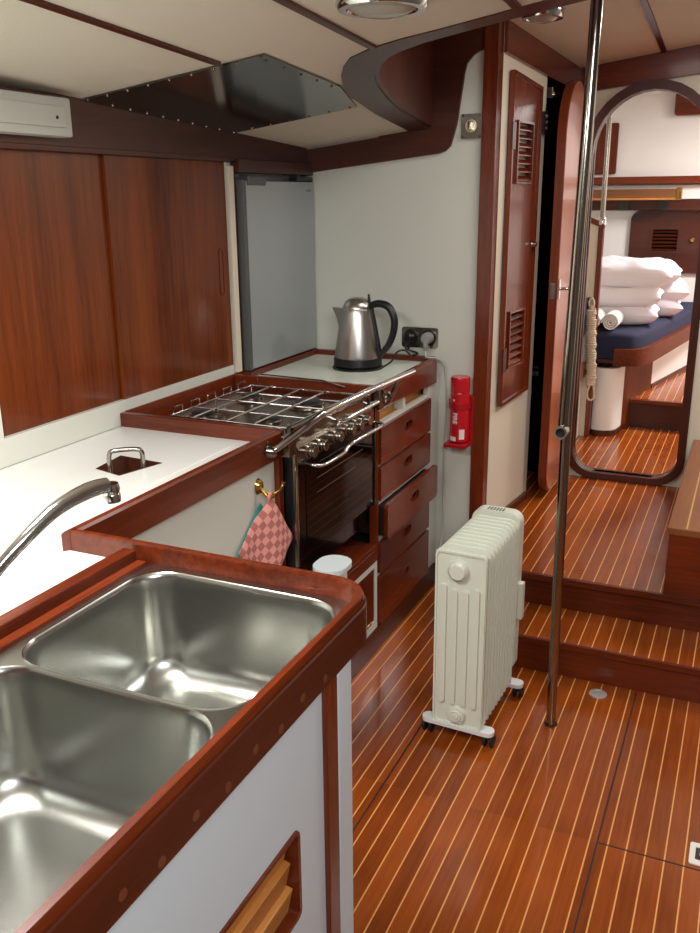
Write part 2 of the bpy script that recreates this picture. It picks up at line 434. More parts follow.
# ------------------------------------------------------------------ forward cabin shell
struct('wall_bow', MB().box(-1.6, 1.2, 6.5, 6.54, .3, 2.4), WHITEP)
struct('wall_port', MB().box(-1.6, -1.56, 4.05, 6.5, .2, 2.3), WHITEP)
struct('wall_starboard', MB().box(1.2, 1.24, 4.05, 6.5, .2, 2.5), WHITEP)
struct('trim_11', MB().box(-1.56, 1.2, 6.40, 6.5, 1.565, 1.612, .004), MAH['x'])
m = MB(); m.box(-1.56, 1.2, 6.45, 6.5, 1.395, 1.462, .003); struct('trim_12', m, DRK['x'])
m = MB(); m.prism([rect(-1.0, -.96, 4.5, 6.3)], lambda u, v, k: (u, v, 2.128+.11*(u+.6)-.02*(v-6.5)+.014*k)); struct('trim_4', m, DRK['y'])

# ================================================================== sink peninsula
sc = thing('sink_cabinet', (-.72, .6, 0), 'white-panelled galley island cabinet with mahogany edging that holds the double sink', 'cabinet')
VY0, VY1, VZ0, VZ1 = .30, .905, .508, .660
vent = rr(VY0, VY1, VZ0, VZ1, .014, 3)
MB().px([[(-.1, .0), (.985, .0), (.985, .85), (-.1, .85)], vent], -.515, -.497).build('front_panel', GREYW, sc)
MB().box(-.512, -.489, .985, 1.022, 0, .85, .002).build('corner_post', MAH['z'], sc)
MB().box(-.53, -.488, 1.022, 1.073, 0, .85, .006).build('end_post', GREYW, sc, label='white end post')
MB().box(-.93, -.61, 1.140, 1.158, 0, .85).build('back_panel', WHITEW, sc)
MB().box(-.62, -.605, 1.02, 1.14, 0, .69).build('side_panel', WHITEW, sc)
fr = MB().px([rr(VY0+.001, VY1-.001, VZ0+.001, VZ1-.001, .013, 3), rr(VY0+.008, VY1-.008, VZ0+.008, VZ1-.008, .006, 3)], -.545, -.494).build('vent_frame', MAH['y'], sc)
for k in range(3):
    z = .535+.047*k
    m = MB().box(-.520, -.508, VY0+.008, VY1-.010-.004*k, z-.024, z+.026, .002); m.rot(Matrix.Rotation(math.radians(12), 3, 'Y'), (-.514, 0, z)); m.build('slat', TEAK, fr)
# fiddle rail round the sink: far side, rounded corner, front side
outer, inner = [], []
cx_, cy_, ro = -.56, 1.104, .072
outer = [(-1.095, 1.176), (cx_, 1.176)]+[(cx_+ro*math.cos(math.radians(90-90*k/8)), cy_+ro*math.sin(math.radians(90-90*k/8))) for k in range(1, 9)]+[(-.488, -.1)]
ri = .057
inner = [(-1.095, 1.161), (cx_, 1.161)]+[(cx_+ri*math.cos(math.radians(90-90*k/8)), cy_+ri*math.sin(math.radians(90-90*k/8))) for k in range(1, 9)]+[(-.503, -.1)]
m = MB()
def sweep_profile(m, A, B, prof):
    """prof: list of (t, z): t=0 on path A, t=1 on path B"""
    rows = [[m.bm.verts.new((a[0]*(1-t)+b[0]*t, a[1]*(1-t)+b[1]*t, z)) for a, b in zip(A, B)] for t, z in prof]
    n = len(prof)
    for i in range(len(A)-1):
        for k in range(n):
            p, q = rows[k], rows[(k+1) % n]
            m.bm.faces.new((p[i], p[i+1], q[i+1], q[i]))
    for i in (0, len(A)-1): m.bm.faces.new([r[i] for r in rows])
sweep_profile(m, outer, inner, [(0, .846), (0, .912), (.18, .919), (.82, .919), (1, .912), (1, .846)])
for v in m.bm.verts: v.co.x -= 0
fd = m.build('fiddle_rail', MAH['y'], sc)
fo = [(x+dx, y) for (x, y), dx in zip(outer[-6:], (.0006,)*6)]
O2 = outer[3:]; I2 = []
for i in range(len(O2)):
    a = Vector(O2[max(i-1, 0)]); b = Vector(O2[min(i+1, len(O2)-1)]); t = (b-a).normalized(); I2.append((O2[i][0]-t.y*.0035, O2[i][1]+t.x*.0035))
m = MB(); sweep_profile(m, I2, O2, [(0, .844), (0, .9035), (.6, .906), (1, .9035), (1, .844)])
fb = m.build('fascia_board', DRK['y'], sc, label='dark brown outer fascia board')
for y, z in ((.973, .858), (.906, .866), (.845, .856), (.782, .866), (.719, .856), (.655, .864), (.592, .854), (.531, .865)):
    MB().lathe([(0, -.4842), (.0065, -.4842), (.0065, -.488)], (0, y, z), 'x', 14).build('wood_plug', PLUGM, fb)
MB().box(-.966, -.938, -.1, 1.150, .8805, .912, .003).build('back_rail', MAH['y'], sc)
MB().box(-.938, -.918, -.1, 1.150, .872, .893, .002).build('back_ledge', MAH['y'], sc)
MB().box(-.905, -.52, -.1, .325, .862, .885).build('deck', WHITEW, sc)

# the double sink
snk = thing('double_sink', (-.70, .74, .885), 'brushed stainless steel double-bowl sink set in the mahogany-edged island', 'sink')
bowls = [(-.900, -.528, .804, 1.137), (-.900, -.528, .355, .793)]
def bowl(x0, x1, y0, y1, parent):
    m = MB(); rows = []
    prof = [(-.0045, .8862), (-.003, .8878), (-.001, .886), (.002, .880), (.004, .86), (.014, .745)]
    rb = .045
    for k in range(1, 8):
        a = PI/2*k/7; prof.append((.014+rb*(1-math.cos(a)), .745-rb*math.sin(a)))
    prof += [(.1, .6985)]
    for ins, z in prof:
        r = max(.062-ins*.2, .03)
        rows.append([m.bm.verts.new((u, v, z)) for u, v in rr(x0+ins, x1-ins, y0+ins, y1-ins, r, 7)])
    for a, b in zip(rows, rows[1:]):
        n = len(a)
        for k in range(n): m.bm.faces.new((a[k], a[(k+1) % n], b[(k+1) % n], b[k]))
    m.bm.faces.new(rows[-1])
    o = m.build('bowl', STEEL, parent)
    return o
for b in bowls: bowl(*b, snk)
m = MB(); m.pz([rr(-.917, -.502, .33, 1.160, .02, 4)]+[rr(x0-.004, x1+.004, y0-.004, y1+.004, .064, 7) for x0, x1, y0, y1 in bowls], .871, .8865)
m.build('rim', STEEL, snk)

# mixer spout
fc = thing('kitchen_tap', (-.925, .755, .893), 'polished chrome swan-neck tap rising over the sink from its outboard rim', 'tap')
MB().lathe([(0, .893), (.027, .893), (.027, .90), (.02, .908), (.016, .93), (.0135, .94)], (-.925, .755, 0)).build('base', CHROME, fc)
MB().tube([(-.925, .755, .93), (-.924, .768, .955), (-.914, .812, 1.005), (-.896, .862, 1.045), (-.884, .915, 1.073), (-.874, .972, 1.084), (-.864, 1.004, 1.084)], [.0095, .0095, .0098, .0102, .0112, .0125, .0122], 16, 6).build('spout', CHROME, fc)
m = MB(); m.lathe([(.0, 1.087), (.0115, 1.086), (.0135, 1.078), (.012, 1.070), (.0135, 1.068), (.0135, 1.057), (.010, 1.056), (0, 1.056)], (-.862, 1.010, 0)); m.build('aerator', CHROME, fc)

# ================================================================== white worktop along the hull
wt = thing('worktop', (-1.3, 1.5, .88), 'glossy white worktop beside the sink with a raised mahogany edge', 'worktop')
MB().pz([[(-1.635, -.6), (-.966, -.6), (-.966, 1.16), (-1.10, 1.16), (-1.10, 1.945), (-1.635, 1.945)]], .85, .88).build('board', TOPW, wt)
MB().box(-.965, -.92, 1.151, 1.1525, .862, .8795).build('corner_infill', TOPW, wt)
m = MB(); sweep_profile(m, [(-1.085, 1.176), (-1.085, 1.955)], [(-1.107, 1.15), (-1.107, 1.955)], [(0, .848), (0, .914), (.2, .919), (.8, .919), (1, .914), (1, .848)])
m.build('fiddle_rail', MAH['y'], wt)
MB().box(-1.635, -1.085, 1.945, 1.967, .86, .919, .003).build('fiddle_rail', MAH['x'], wt)
bc = thing('base_cabinet', (-1.3, 1.5, 0), 'white side panel of the low cabinet beneath the worktop, where the pot holders hang', 'cabinet')
MB().box(-1.12, -1.10, 1.16, 1.93, 0, .85).build('side_panel', WHITEW, bc)
MB().box(-1.12, -1.085, 1.93, 1.952, 0, .85).build('edge_strip', MAH['z'], bc)

lid = thing('icebox_lid', (-1.33, 1.66, .8805), 'flush white icebox lid in the worktop with a steel lifting handle', 'lid')
m = MB(); m.box(-1.60, -1.20, 1.36, 1.885, .8795, .8818, .0008); m.build('panel', TOPW, lid)
pl = MB(); q = [(-1.37, 1.565), (-1.28, 1.525), (-1.235, 1.625), (-1.325, 1.71)]
q = [(-1.392, 1.583), (-1.304, 1.560), (-1.272, 1.684), (-1.408, 1.697)]
pl.pz([q], .8818, .8832); p = pl.build('handle_plate', plain('mirror_plate', (120, 96, 84), .12, metal=1), lid, label='polished metal handle plate')
MB().tube([(-1.362, 1.600, .882), (-1.362, 1.600, .915), (-1.352, 1.608, .925), (-1.312, 1.640, .925), (-1.302, 1.648, .915), (-1.302, 1.648, .882)], .0058, 10, 4).build('lifting_ring', TUBE, lid, label='chrome lifting handle')
MB().box(-1.618, -1.604, 1.715, 1.80, .8818, .8835).build('hinge', plain('tarnished_metal', (92, 88, 80), .4, metal=.7), lid)

# ================================================================== wall cupboard with sliding doors
uc = thing('wall_cupboard', (-1.6, 2.0, .9), 'long wall cupboard with two sliding mahogany doors and a white frame', 'cupboard')
MB().px([rect(.2, 2.598, .882, 1.62), rect(1.515, 2.565, .952, 1.615)], -1.632, -1.603).build('frame', WHITEW, uc)
MB().box(-1.602, -1.588, 2.564, 2.594, .925, 1.60, .003).build('post', CREAM, uc, label='white end post')
MB().box(-1.634, -1.590, .2, 3.128, 1.622, 1.745, .002).build('valance', DRK['y'], uc)
MB().box(-1.61, -1.586, .2, 2.60, 1.612, 1.626, .002).build('top_track', DRK['y'], uc)
d1 = MB().box(-1.627, -1.617, 1.505, 2.02, .945, 1.62).build('sliding_door', DOORW, uc)
d2 = MB().box(-1.6145, -1.606, 1.975, 2.570, .950, 1.616).build('sliding_door', DOORW, uc)
MB().px([rr(2.505, 2.535, 1.19, 1.345, .014, 6), rr(2.511, 2.529, 1.197, 1.338, .009, 6)], -1.606, -1.6035).build('finger_pull', MAH['z'], d2)
sl = thing('strip_light', (-1.575, 1.5, 1.65), 'unlit white plastic strip light above the sliding doors', 'lamp')
MB().box(-1.592, -1.545, 1.10, 1.795, 1.643, 1.732, .006).build('housing', OLDP, sl)
m = MB(); m.box(-1.546, -1.538, 1.10, 1.765, 1.663, 1.711, .003); m.build('cover', OLDP, sl)
MB().lathe([(0, -1.536), (.004, -1.536), (.004, -1.54)], (0, 1.735, 1.685), 'x', 10).build('screw', SEAM_SHADE, sl)

# fridge with its surround
fr_ = thing('fridge', (-1.6, 2.93, .90), 'small silver-grey fridge with a flat door set upright between counter and valance', 'fridge')
MB().box(-1.634, -1.598, 2.612, 3.137, .923, 1.568).build('case', FRDARK, fr_)
MB().box(-1.634, -1.572, 2.60, 3.137, 1.580, 1.621).build('header', DRK['y'], fr_)
dr = MB().box(-1.597, -1.568, 2.618, 3.134, .926, 1.555, .004).build('door', FRIDGE, fr_)
MB().box(-1.600, -1.565, 2.608, 2.630, .924, 1.558, .003).build('handle_edge', FRDARK, dr, label='dark grey vertical handle strip')
MB().box(-1.60, -1.560, 2.64, 2.76, 1.540, 1.572, .006).build('hinge_cover', FRDARK, fr_)
MB().box(-1.60, -1.564, 2.99, 3.12, 1.557, 1.572, .003).build('hinge_cover', BLKP, fr_)
m = MB()
for k, (a, w) in enumerate(((0, .007), (.012, .004), (.019, .007), (.030, .006))): m.box(-1.5685, -1.5675, 3.070+a, 3.070+a+w, 1.520, 1.528)
m.build('badge', ICEINK, dr)
m = MB(); m.box(-1.634, -1.59, 2.599, 2.607, .925, 1.579); m.build('surround', DRK['z'], fr_)

# metal sheet on the ceiling over the stove
m = MB(); m.prism([[(-1.588, 1.885), (-1.045, 1.857), (-1.055, 2.275), (-1.135, 2.56), (-1.588, 2.60)]], lambda u, v, k: (u, v, ceil_z(u, v)-.001-.004*k))
hs = m.build('heat_shield', SHEET); tag(hs, 'polished metal heat shield screwed to the ceiling above the stove', 'panel')
pts = []
for a, b, n in (((-1.575, 1.895), (-1.06, 1.868), 8), ((-1.065, 1.9), (-1.068, 2.25), 4), ((-1.575, 2.585), (-1.15, 2.545), 6), ((-1.575, 1.99), (-1.575, 2.5), 7)):
    for k in range(n+1): pts.append((a[0]+(b[0]-a[0])*k/n, a[1]+(b[1]-a[1])*k/n))
m = MB()
for x, y in pts: m.lathe([(0, -.0085), (.003, -.0075), (.004, -.0045)], (x, y, ceil_z(x, y)), 'z', 8)
m.build('screws', HOBST, hs, kind='stuff')

# ================================================================== stove
well = thing('stove_well', (-1.35, 2.25, .9), 'mahogany surround enclosing the stove top on three sides', 'surround')
MB().box(-1.634, -1.598, 1.967, 2.598, .80, .921, .003).build('back_board', MAH['y'], well)
MB().box(-1.596, -1.062, 2.548, 2.567, .80, .921, .003).build('side_board', MAH['x'], well)
st = thing('gas_stove', (-1.33, 2.24, .4), 'black and stainless gas stove with glass oven door between worktop and drawers', 'stove')
MB().box(-1.56, -1.085, 1.972, 2.53, .46, .872, .004).build('body', BLKGL, st)
MB().box(-1.085, -1.062, 1.958, 1.985, .46, .905, .003).build('side_trim', BLKP, st)
hob = MB().box(-1.555, -1.075, 1.98, 2.525, .872, .879, .003).build('hob_top', HOBST, st)
MB().box(-1.078, -1.068, 1.986, 2.50, .865, .921, .002).build('front_lip', TUBE, st)
for x, y, r in ((-1.44, 2.12, .044), (-1.22, 2.13, .036), (-1.43, 2.38, .036), (-1.22, 2.37, .05)):
    b = MB().lathe([(0, .879), (r+.022, .879), (r+.018, .883), (r, .884), (r, .893), (r*.9, .896), (0, .896)], (x, y, 0)).build('burner', HOBST, hob)
    MB().lathe([(0, .895), (r*.8, .895), (r*.82, .899), (r*.7, .902), (0, .903)], (x, y, 0)).build('burner_cap', BLKP, b)
g = MB(); gz = .900; r_ = .003
g.tube([(-1.50, 2.04, gz), (-1.12, 2.04, gz), (-1.12, 2.50, gz), (-1.50, 2.50, gz)], r_, 8, 0, True)
for y in (2.16, 2.28, 2.39): g.tube([(-1.50, y, gz), (-1.12, y, gz)], r_, 8)
for x in (-1.42, -1.31, -1.22): g.tube([(x, 2.04, gz+.003), (x, 2.50, gz+.003)], r_, 8)
for x, y in ((-1.50, 2.04), (-1.12, 2.04), (-1.50, 2.5), (-1.12, 2.5), (-1.50, 2.28), (-1.12, 2.28)): g.tube([(x, y, gz), (x, y, .878)], r_, 8)
g.build('pan_support', CHROME, st)
for k in range(5):
    y = 2.06+.09*k
    MB().tube([(-1.502, y, gz), (-1.502, y, gz+.02), (-1.502, y+.045, gz+.02), (-1.502, y+.045, gz)], .0022, 6).build('pot_guard', CHROME, st)
MB().tube([(-1.48, 2.512, .89), (-1.48, 2.512, .938), (-1.24, 2.512, .934), (-1.16, 2.512, .918)], .0026, 8).build('guard_rail', CHROME, st)
cp = MB().box(-1.085, -1.056, 1.985, 2.505, .822, .866, .002).build('control_panel', HOBST, st)
for y in (2.03, 2.10, 2.20, 2.285, 2.345, 2.41):
    k = MB().lathe([(0, -1.026), (.015, -1.026), (.0165, -1.028), (.0165, -1.034), (.015, -1.035), (.0165, -1.037), (.0165, -1.044), (.020, -1.048), (.020, -1.057), (0, -1.057)], (0, y, .845), 'x', 18).build('knob', TUBE if y in (2.10, 2.29, 2.41) else HOBST, cp)
MB().lathe([(0, -1.05), (.009, -1.05), (.009, -1.057)], (0, 2.475, .845), 'x', 14).build('igniter', plain('red_button', (120, 26, 20), .3), cp)
m = MB().tube([(-1.062, 2.26, .875), (-1.036, 2.26, .885), (-1.036, 2.49, .885), (-1.062, 2.49, .875)], .006, 10, 0)
m.build('towel_bar', CHROME, st)
od = MB().box(-1.085, -1.060, 1.985, 2.515, .535, .818, .004).build('oven_door', BLKGL, st)
MB().box(-1.0605, -1.0585, 2.03, 2.49, .560, .79, .001).build('glass', plain('oven_glass', (6, 6, 7), .03, spec=.12), od)
MB().box(-1.066, -1.052, 1.962, 1.976, .53, .86, .003).build('door_edge', TUBE, st, label='bright vertical steel edge strip')
MB().box(-1.066, -1.054, 2.512, 2.52, .53, .86, .002).build('door_edge', TUBE, st)
MB().tube([(-1.060, 2.04, .806), (-1.038, 2.04, .804), (-1.022, 2.06, .800), (-1.022, 2.14, .797), (-1.020, 2.20, .800), (-1.018, 2.23, .812), (-1.018, 2.28, .815), (-1.02, 2.48, .812), (-1.045, 2.505, .815), (-1.060, 2.505, .815)], .0055, 10, 4).build('door_handle', CHROME, od)
m = MB(); m.box(-1.0588, -1.0582, 2.10, 2.42, .747, .7485); m.box(-1.0588, -1.0582, 2.10, 2.36, .705, .7062); m.build('shelf_line', plain('glass_mark', (120, 110, 100), .3), od)

# cabinet under the stove
uc2 = thing('stove_cabinet', (-1.3, 2.25, 0), 'low mahogany and white cupboard beneath the stove', 'cabinet')
MB().box(-1.56, -1.052, 1.955, 2.520, .375, .392, .003).build('sill', MAH['y'], uc2)
MB().box(-1.072, -1.050, 1.955, 2.520, .335, .378, .003).build('rail', MAH['y'], uc2)
MB().px([rect(1.955, 2.520, .085, .336), rect(2.0, 2.50, .118, .315)], -1.075, -1.052).build('frame', WHITEW, uc2)
dd = MB().box(-1.070, -1.053, 2.005, 2.495, .123, .311, .003).build('door', MAH['z'], uc2)
MB().box(-1.054, -1.050, 2.40, 2.47, .1195, .1245).build('catch', BRASS, dd)
MB().box(-1.065, -1.048, 1.92, 3.12, 0, .088, .003).build('toe_board', DRK['y'], uc2)

# drawers
dc = thing('drawer_unit', (-1.3, 2.85, 0), 'tall stack of mahogany drawers in a white frame between stove and bulkhead', 'drawers')
rows = [(.664, .788), (.540, .655), (.403, .527), (.280, .391), (.090, .268)]
m = MB(); m.px([rect(2.536, 3.138, .085, .852), rect(2.545, 2.762, .799, .840), rect(2.785, 3.018, .799, .840)]+[rect(2.545, 3.010, a+.004, b-.004) for a, b in rows], -1.075, -1.057)
m.build('frame', WHITEW, dc)
MB().box(-1.08, -1.052, 2.519, 2.535, .34, .852, .002).build('edge_strip', MAH['z'], dc)
MB().box(-1.10, -1.09, 2.54, 3.03, .792, .848).build('slot_back', TEAK, dc)
MB().box(-1.09, -1.076, 2.54, 3.03, .792, .799).build('slot_floor', TEAK, dc)
MB().box(-1.09, -1.076, 2.765, 2.782, .799, .840).build('divider', WHITEW, dc)
for i, (a, b) in enumerate(rows):
    out = .022 if i == 2 else 0
    y0, y1 = (2.540, 3.045) if i == 2 else (2.535, 3.020)
    zc = (a+b)/2+.015; yc = 2.785
    if i == 2: yc = 2.80
    hl = rr(yc-.034, yc+.034, zc-.015, zc+.015, .0145, 5)
    if i == 4: hl = circ(yc, zc, .015)
    d = MB().px([rr(y0, y1, a, b, .016 if i == 2 else .005, 4), hl], -1.058+out, -1.044+out).build('drawer', MAH['y'], dc)
    m = MB().px([[(yc+(u-yc)*1.12, zc+(v-zc)*1.18) for u, v in hl], hl], -1.0445+out, -1.0418+out); m.build('pull_rim', MAH['y'], d)
    MB().box(-1.30, -1.060+out, 2.55, 3.005, a+.01, b-.012).build('drawer_box', SEAM_SHADE, d)  # near-black colour paints the shade seen through the pull holes
MB().box(-1.046, -1.040, 2.86, 2.93, .096, .1).build('catch', BRASS, dc)

ct = thing('countertop', (-1.3, 2.85, .88), 'white counter with mahogany edge beside the fridge, carrying the kettle', 'worktop')
MB().box(-1.60, -1.075, 2.567, 3.138, .875, .903).build('board', plain('cream_worktop', (218, 222, 208), .3), ct)
MB().box(-1.632, -1.560, 2.60, 3.138, .895, .922, .003).build('fiddle_rail', MAH['y'], ct)
MB().box(-1.58, -1.07, 3.112, 3.138, .895, .922, .003).build('fiddle_rail', MAH['x'], ct)
m = MB(); A = [(-1.044, 2.53), (-1.044, 3.06), (-1.046, 3.085), (-1.056, 3.112), (-1.072, 3.13), (-1.085, 3.137)]
B = [(-1.078, 2.53), (-1.078, 3.06), (-1.080, 3.07), (-1.086, 3.08), (-1.095, 3.087), (-1.11, 3.09)]
sweep_profile(m, A, B, [(0, .836), (0, .912), (.2, .921), (.9, .921), (1, .915), (1, .836)]); 
for v in m.bm.verts:
    if v.co.z < .87: v.co.z = .857-(v.co.y-2.53)*.042
m.build('fascia', MAH['y'], ct)

# grab rail in front of the stove
gr = thing('grab_rail', (-1.05, 2.2, .9), 'polished steel safety rail running along the front of the stove', 'rail')
MB().tube([(-1.085, 1.872, .882), (-1.065, 1.878, .888), (-1.035, 1.925, .916), (-1.005, 2.00, .948), (-.997, 2.07, .958), (-.996, 2.40, .955), (-.998, 2.70, .947)], .0095, 14, 5).build('tube', CHROME, gr)
m = MB(); m.px([[(1.872, .91), (1.90, .882), (1.872, .854), (1.844, .882)]], -1.086, -1.079); m.lathe([(0, -1.06), (.012, -1.062), (.016, -1.08)], (0, 1.872, .882), 'x', 16); m.build('mount', TUBE, gr)
m = MB(); m.lathe([(0, -1.03), (.011, -1.031), (.022, -1.037), (.024, -1.044)], (0, 2.585, .877), 'x', 20); m.tube([(-1.032, 2.585, .877), (-1.015, 2.575, .91), (-.999, 2.57, .946)], .008, 10, 4); m.build('mount', TUBE, gr)
m = MB(); m.box(-1.070, -1.0435, 1.915, 1.955, .858, .912, .002); m.build('clasp', TUBE, gr, label='flat steel clasp plate')
m = MB(); m.box(-1.070, -1.0405, 2.515, 2.548, .852, .918, .002); m.build('clasp', TUBE, gr, label='flat steel clasp plate')

# brass hook and the pot holders
hk = thing('brass_hook', (-1.10, 1.845, .79), 'double brass hook on the white panel beside the stove', 'hook')
MB().lathe([(0, -1.088), (.012, -1.09), (.017, -1.0995)], (0, 1.845, .795), 'x', 20, 1, 1.3).build('back_plate', BRASS, hk)
MB().tube([(-1.092, 1.845, .790), (-1.080, 1.852, .777), (-1.070, 1.870, .771), (-1.063, 1.892, .776), (-1.060, 1.903, .786), (-1.059, 1.906, .795)], [.004, .004, .0038, .0036, .0036, .006], 10, 4).build('prong', BRASS, hk)
MB().tube([(-1.092, 1.845, .792), (-1.080, 1.846, .776), (-1.066, 1.848, .768), (-1.056, 1.848, .778)], [.004, .004, .0038, .005], 10, 4).build('prong', BRASS, hk)
def cloth(name, mat, x, cy, ztop, half, ang, label, uv=True, wav=.006, loop=True, th=.007):
    """a square pad hung by one corner: diamond-shaped sheet with thickness and soft folds"""
    me = MB(); bm = me.bm; n = 14; g1 = []; uvs = {}
    ca, sa = math.cos(ang), math.sin(ang)
    for s in (0, 1):
        grid = []
        for i in range(n+1):
            row = []
            for j in range(n+1):
                a, b = i/n*half*2, j/n*half*2            # from the hung corner
                u, w = (a-b)*.7071, -(a+b)*.7071
                yy = u*ca-w*sa; zz = u*sa+w*ca
                edge = min(i, j, n-i, n-j)
                t = th*(.35 if edge == 0 else 1)
                xx = x+wav*math.sin(yy*40+1)+.05*(-zz)*.25+(t if s else 0)
                v = bm.verts.new((xx, cy+yy, ztop+zz)); row.append(v); uvs[v] = (i/n, j/n)
            grid.append(row)
        g1.append(grid)
    for s in (0, 1):
        for i in range(n):
            for j in range(n): bm.faces.new((g1[s][i][j], g1[s][i+1][j], g1[s][i+1][j+1], g1[s][i][j+1]))
    ring = [(i, 0) for i in range(n)]+[(n, j) for j in range(n)]+[(i, n) for i in range(n, 0, -1)]+[(0, j) for j in range(n, 0, -1)]
    for (a, b), (c, d) in zip(ring, ring[1:]+ring[:1]): bm.faces.new((g1[0][a][b], g1[0][c][d], g1[1][c][d], g1[1][a][b]))
    lay = bm.loops.layers.uv.new('UVMap')
    for f in bm.faces:
        for l in f.loops: l[lay].uv = uvs[l.vert]
    return me
m = cloth('x', MITT, -1.079, 1.862, .762, .088, math.radians(-9), '', True)
m.rot(Matrix.Rotation(math.radians(-8), 3, 'Z'), (-1.079, 1.85, .7))
ph = thing('pot_holder', (-1.075, 1.855, .66), 'pink basket-weave pot holder hanging from the brass hook', 'pot holder')
m.build('pad', MITT, ph)
MB().tube([(-1.074, 1.852, .752), (-1.069, 1.845, .768), (-1.068, 1.850, .779), (-1.070, 1.857, .768), (-1.074, 1.862, .752)], .004, 8, 4).build('hanging_loop', plain('pink_tape', (214, 138, 126), .8), ph)
m = cloth('x', TEAL, -1.0955, 1.842, .752, .088, math.radians(-6), '', True, .002, th=.005)
th_ = m.build('pot_holder', TEAL); tag(th_, 'teal pot holder half hidden behind the pink one', 'pot holder')

# pale lid of a bin standing between sink cabinet and stove
bn = thing('waste_bin', (-1.07, 2.05, 0), 'pale plastic bin with a rounded lid standing between stove and sink corner', 'bin')
MB().pz([rr(-.950, -.880, 1.84, 1.930, .03, 6)], .002, .584).build('tub', PLW, bn)
MB().pz([rr(-.957, -.868, 1.83, 1.943, .042, 6)], .585, .598).build('lid', BOARD, bn)

# ================================================================== kettle
kx, ky = -1.291, 2.91
kt = thing('electric_kettle', (kx, ky, .903), 'brushed steel electric kettle with black handle and base on the white counter', 'kettle')
MB().lathe([(0, .899), (.094, .899), (.098, .902), (.098, .909), (.092, .913), (0, .913)], (kx, ky, 0), n=40).build('power_base', BLKP, kt)
MB().lathe([(0, .914), (.090, .914), (.093, .918), (.092, .944), (.09, .947), (0, .947)], (kx, ky, 0), n=40).build('lower_band', BLKP, kt)
MB().lathe([(0, .947), (.089, .947), (.0885, .955), (.080, 1.01), (.071, 1.06), (.061, 1.11), (.057, 1.128), (.055, 1.130), (0, 1.130)], (kx, ky, 0), n=48).build('body', KETST, kt)
MB().lathe([(.0, 1.130), (.055, 1.131), (.053, 1.142), (.045, 1.156), (.032, 1.166), (.015, 1.171), (0, 1.172)], (kx, ky, 0), n=40).build('lid', KETST, kt)
m = MB()   # spout: a beak growing out of the body, pointing to the hull side
sec = [(1.130, .052, .104, .026), (1.118, .05, .098, .024), (1.09, .05, .086, .018), (1.05, .06, .077, .01)]
rws = []
for z, r0, r1, hw in sec:
    rws.append([m.bm.verts.new((kx-r0, ky-hw, z)), m.bm.verts.new((kx-r1, ky-hw*.25, z)), m.bm.verts.new((kx-r1, ky+hw*.25, z)), m.bm.verts.new((kx-r0, ky+hw, z))])
for a, b in zip(rws, rws[1:]):
    for k in range(4): m.bm.faces.new((a[k], a[(k+1) % 4], b[(k+1) % 4], b[k]))
m.bm.faces.new(rws[0]); m.bm.faces.new(rws[-1]); m.build('spout', KETST, kt)
h = MB(); h.tube([(kx+.05, ky, 1.140), (kx+.085, ky, 1.150), (kx+.125, ky, 1.140), (kx+.148, ky, 1.10), (kx+.147, ky, 1.05), (kx+.128, ky, 1.0), (kx+.10, ky, .965), (kx+.085, ky, .955)], [.012, .014, .0145, .014, .0135, .0125, .011, .010], 14, 6)
h.tube([(kx+.055, ky, 1.13), (kx+.070, ky, 1.06), (kx+.082, ky, 1.0), (kx+.090, ky, .955)], .0105, 12, 4); h.build('handle', BLKP, kt)
MB().tube([(kx+.048, ky, 1.150), (kx+.046, ky, 1.184)], [.007, .004], 10).build('lid_lever', BLKP, kt)
kc = MB().tube([(kx+.09, ky+.02, .905), (kx+.115, ky+.06, .925), (kx+.125, ky+.09, .955), (kx+.145, ky+.12, .96), (kx+.155, ky+.16, .935), (kx+.15, ky+.19, .928), (kx+.165, ky+.215, .935), (-1.165, 3.095, .955), (-1.166, 3.105, .975)], .0035, 8, 5)
kc.build('power_cord', BLKP, kt)

kt.scale = (.95, .95, .95)

# outlet and plugs
ol = thing('double_socket', (-1.13, 3.135, .985), 'chrome double wall socket on the white bulkhead behind the kettle', 'socket')
MB().py([rr(-1.205, -1.062, .952, 1.028, .008, 4)], 3.131, 3.1395).build('face_plate', TUBE, ol)
for x in (-1.17, -1.097):
    MB().lathe([(0, 3.128), (.027, 3.128), (.029, 3.131)], (x, 0, .99), 'y', 24).build('socket_insert', BLKP, ol)
p = MB().lathe([(0, 3.092), (.014, 3.093), (.02, 3.10), (.021, 3.127), (0, 3.127)], (-1.170, 0, .990), 'y', 20)
p.tube([(-1.170, 3.105, .985), (-1.168, 3.10, .968), (-1.166, 3.103, .95)], [.012, .009, .0045], 10, 3)
tag(p.build('plug', BLKP), 'black plug in the left outlet of the chrome socket', 'plug')
pg = thing('plug', (-1.097, 3.11, .985), 'grey plug with pale cord in the right outlet of the chrome socket', 'plug')
p = MB().lathe([(0, 3.088), (.016, 3.089), (.021, 3.096), (.022, 3.127), (0, 3.127)], (-1.097, 0, .992), 'y', 20)
p.tube([(-1.097, 3.10, .985), (-1.097, 3.095, .965), (-1.097, 3.10, .945)], [.013, .009, .005], 10, 3); p.build('plug_body', GREYP, pg)
MB().tube([(-1.097, 3.098, .95), (-1.092, 3.085, .930), (-1.075, 3.075, .927), (-1.048, 3.09, .922), (-1.030, 3.118, .89), (-1.025, 3.128, .82), (-1.022, 3.130, .70), (-1.028, 3.130, .55), (-1.025, 3.130, .40), (-1.02, 3.11, .22), (-1.0, 3.0, .15), (-.95, 2.88, .135), (-.80, 2.72, .13), (-.68, 2.575, .15), (-.62, 2.515, .25), (-.60, 2.502, .30)], .0035, 8, 5).build('flex', PALECORD, pg)

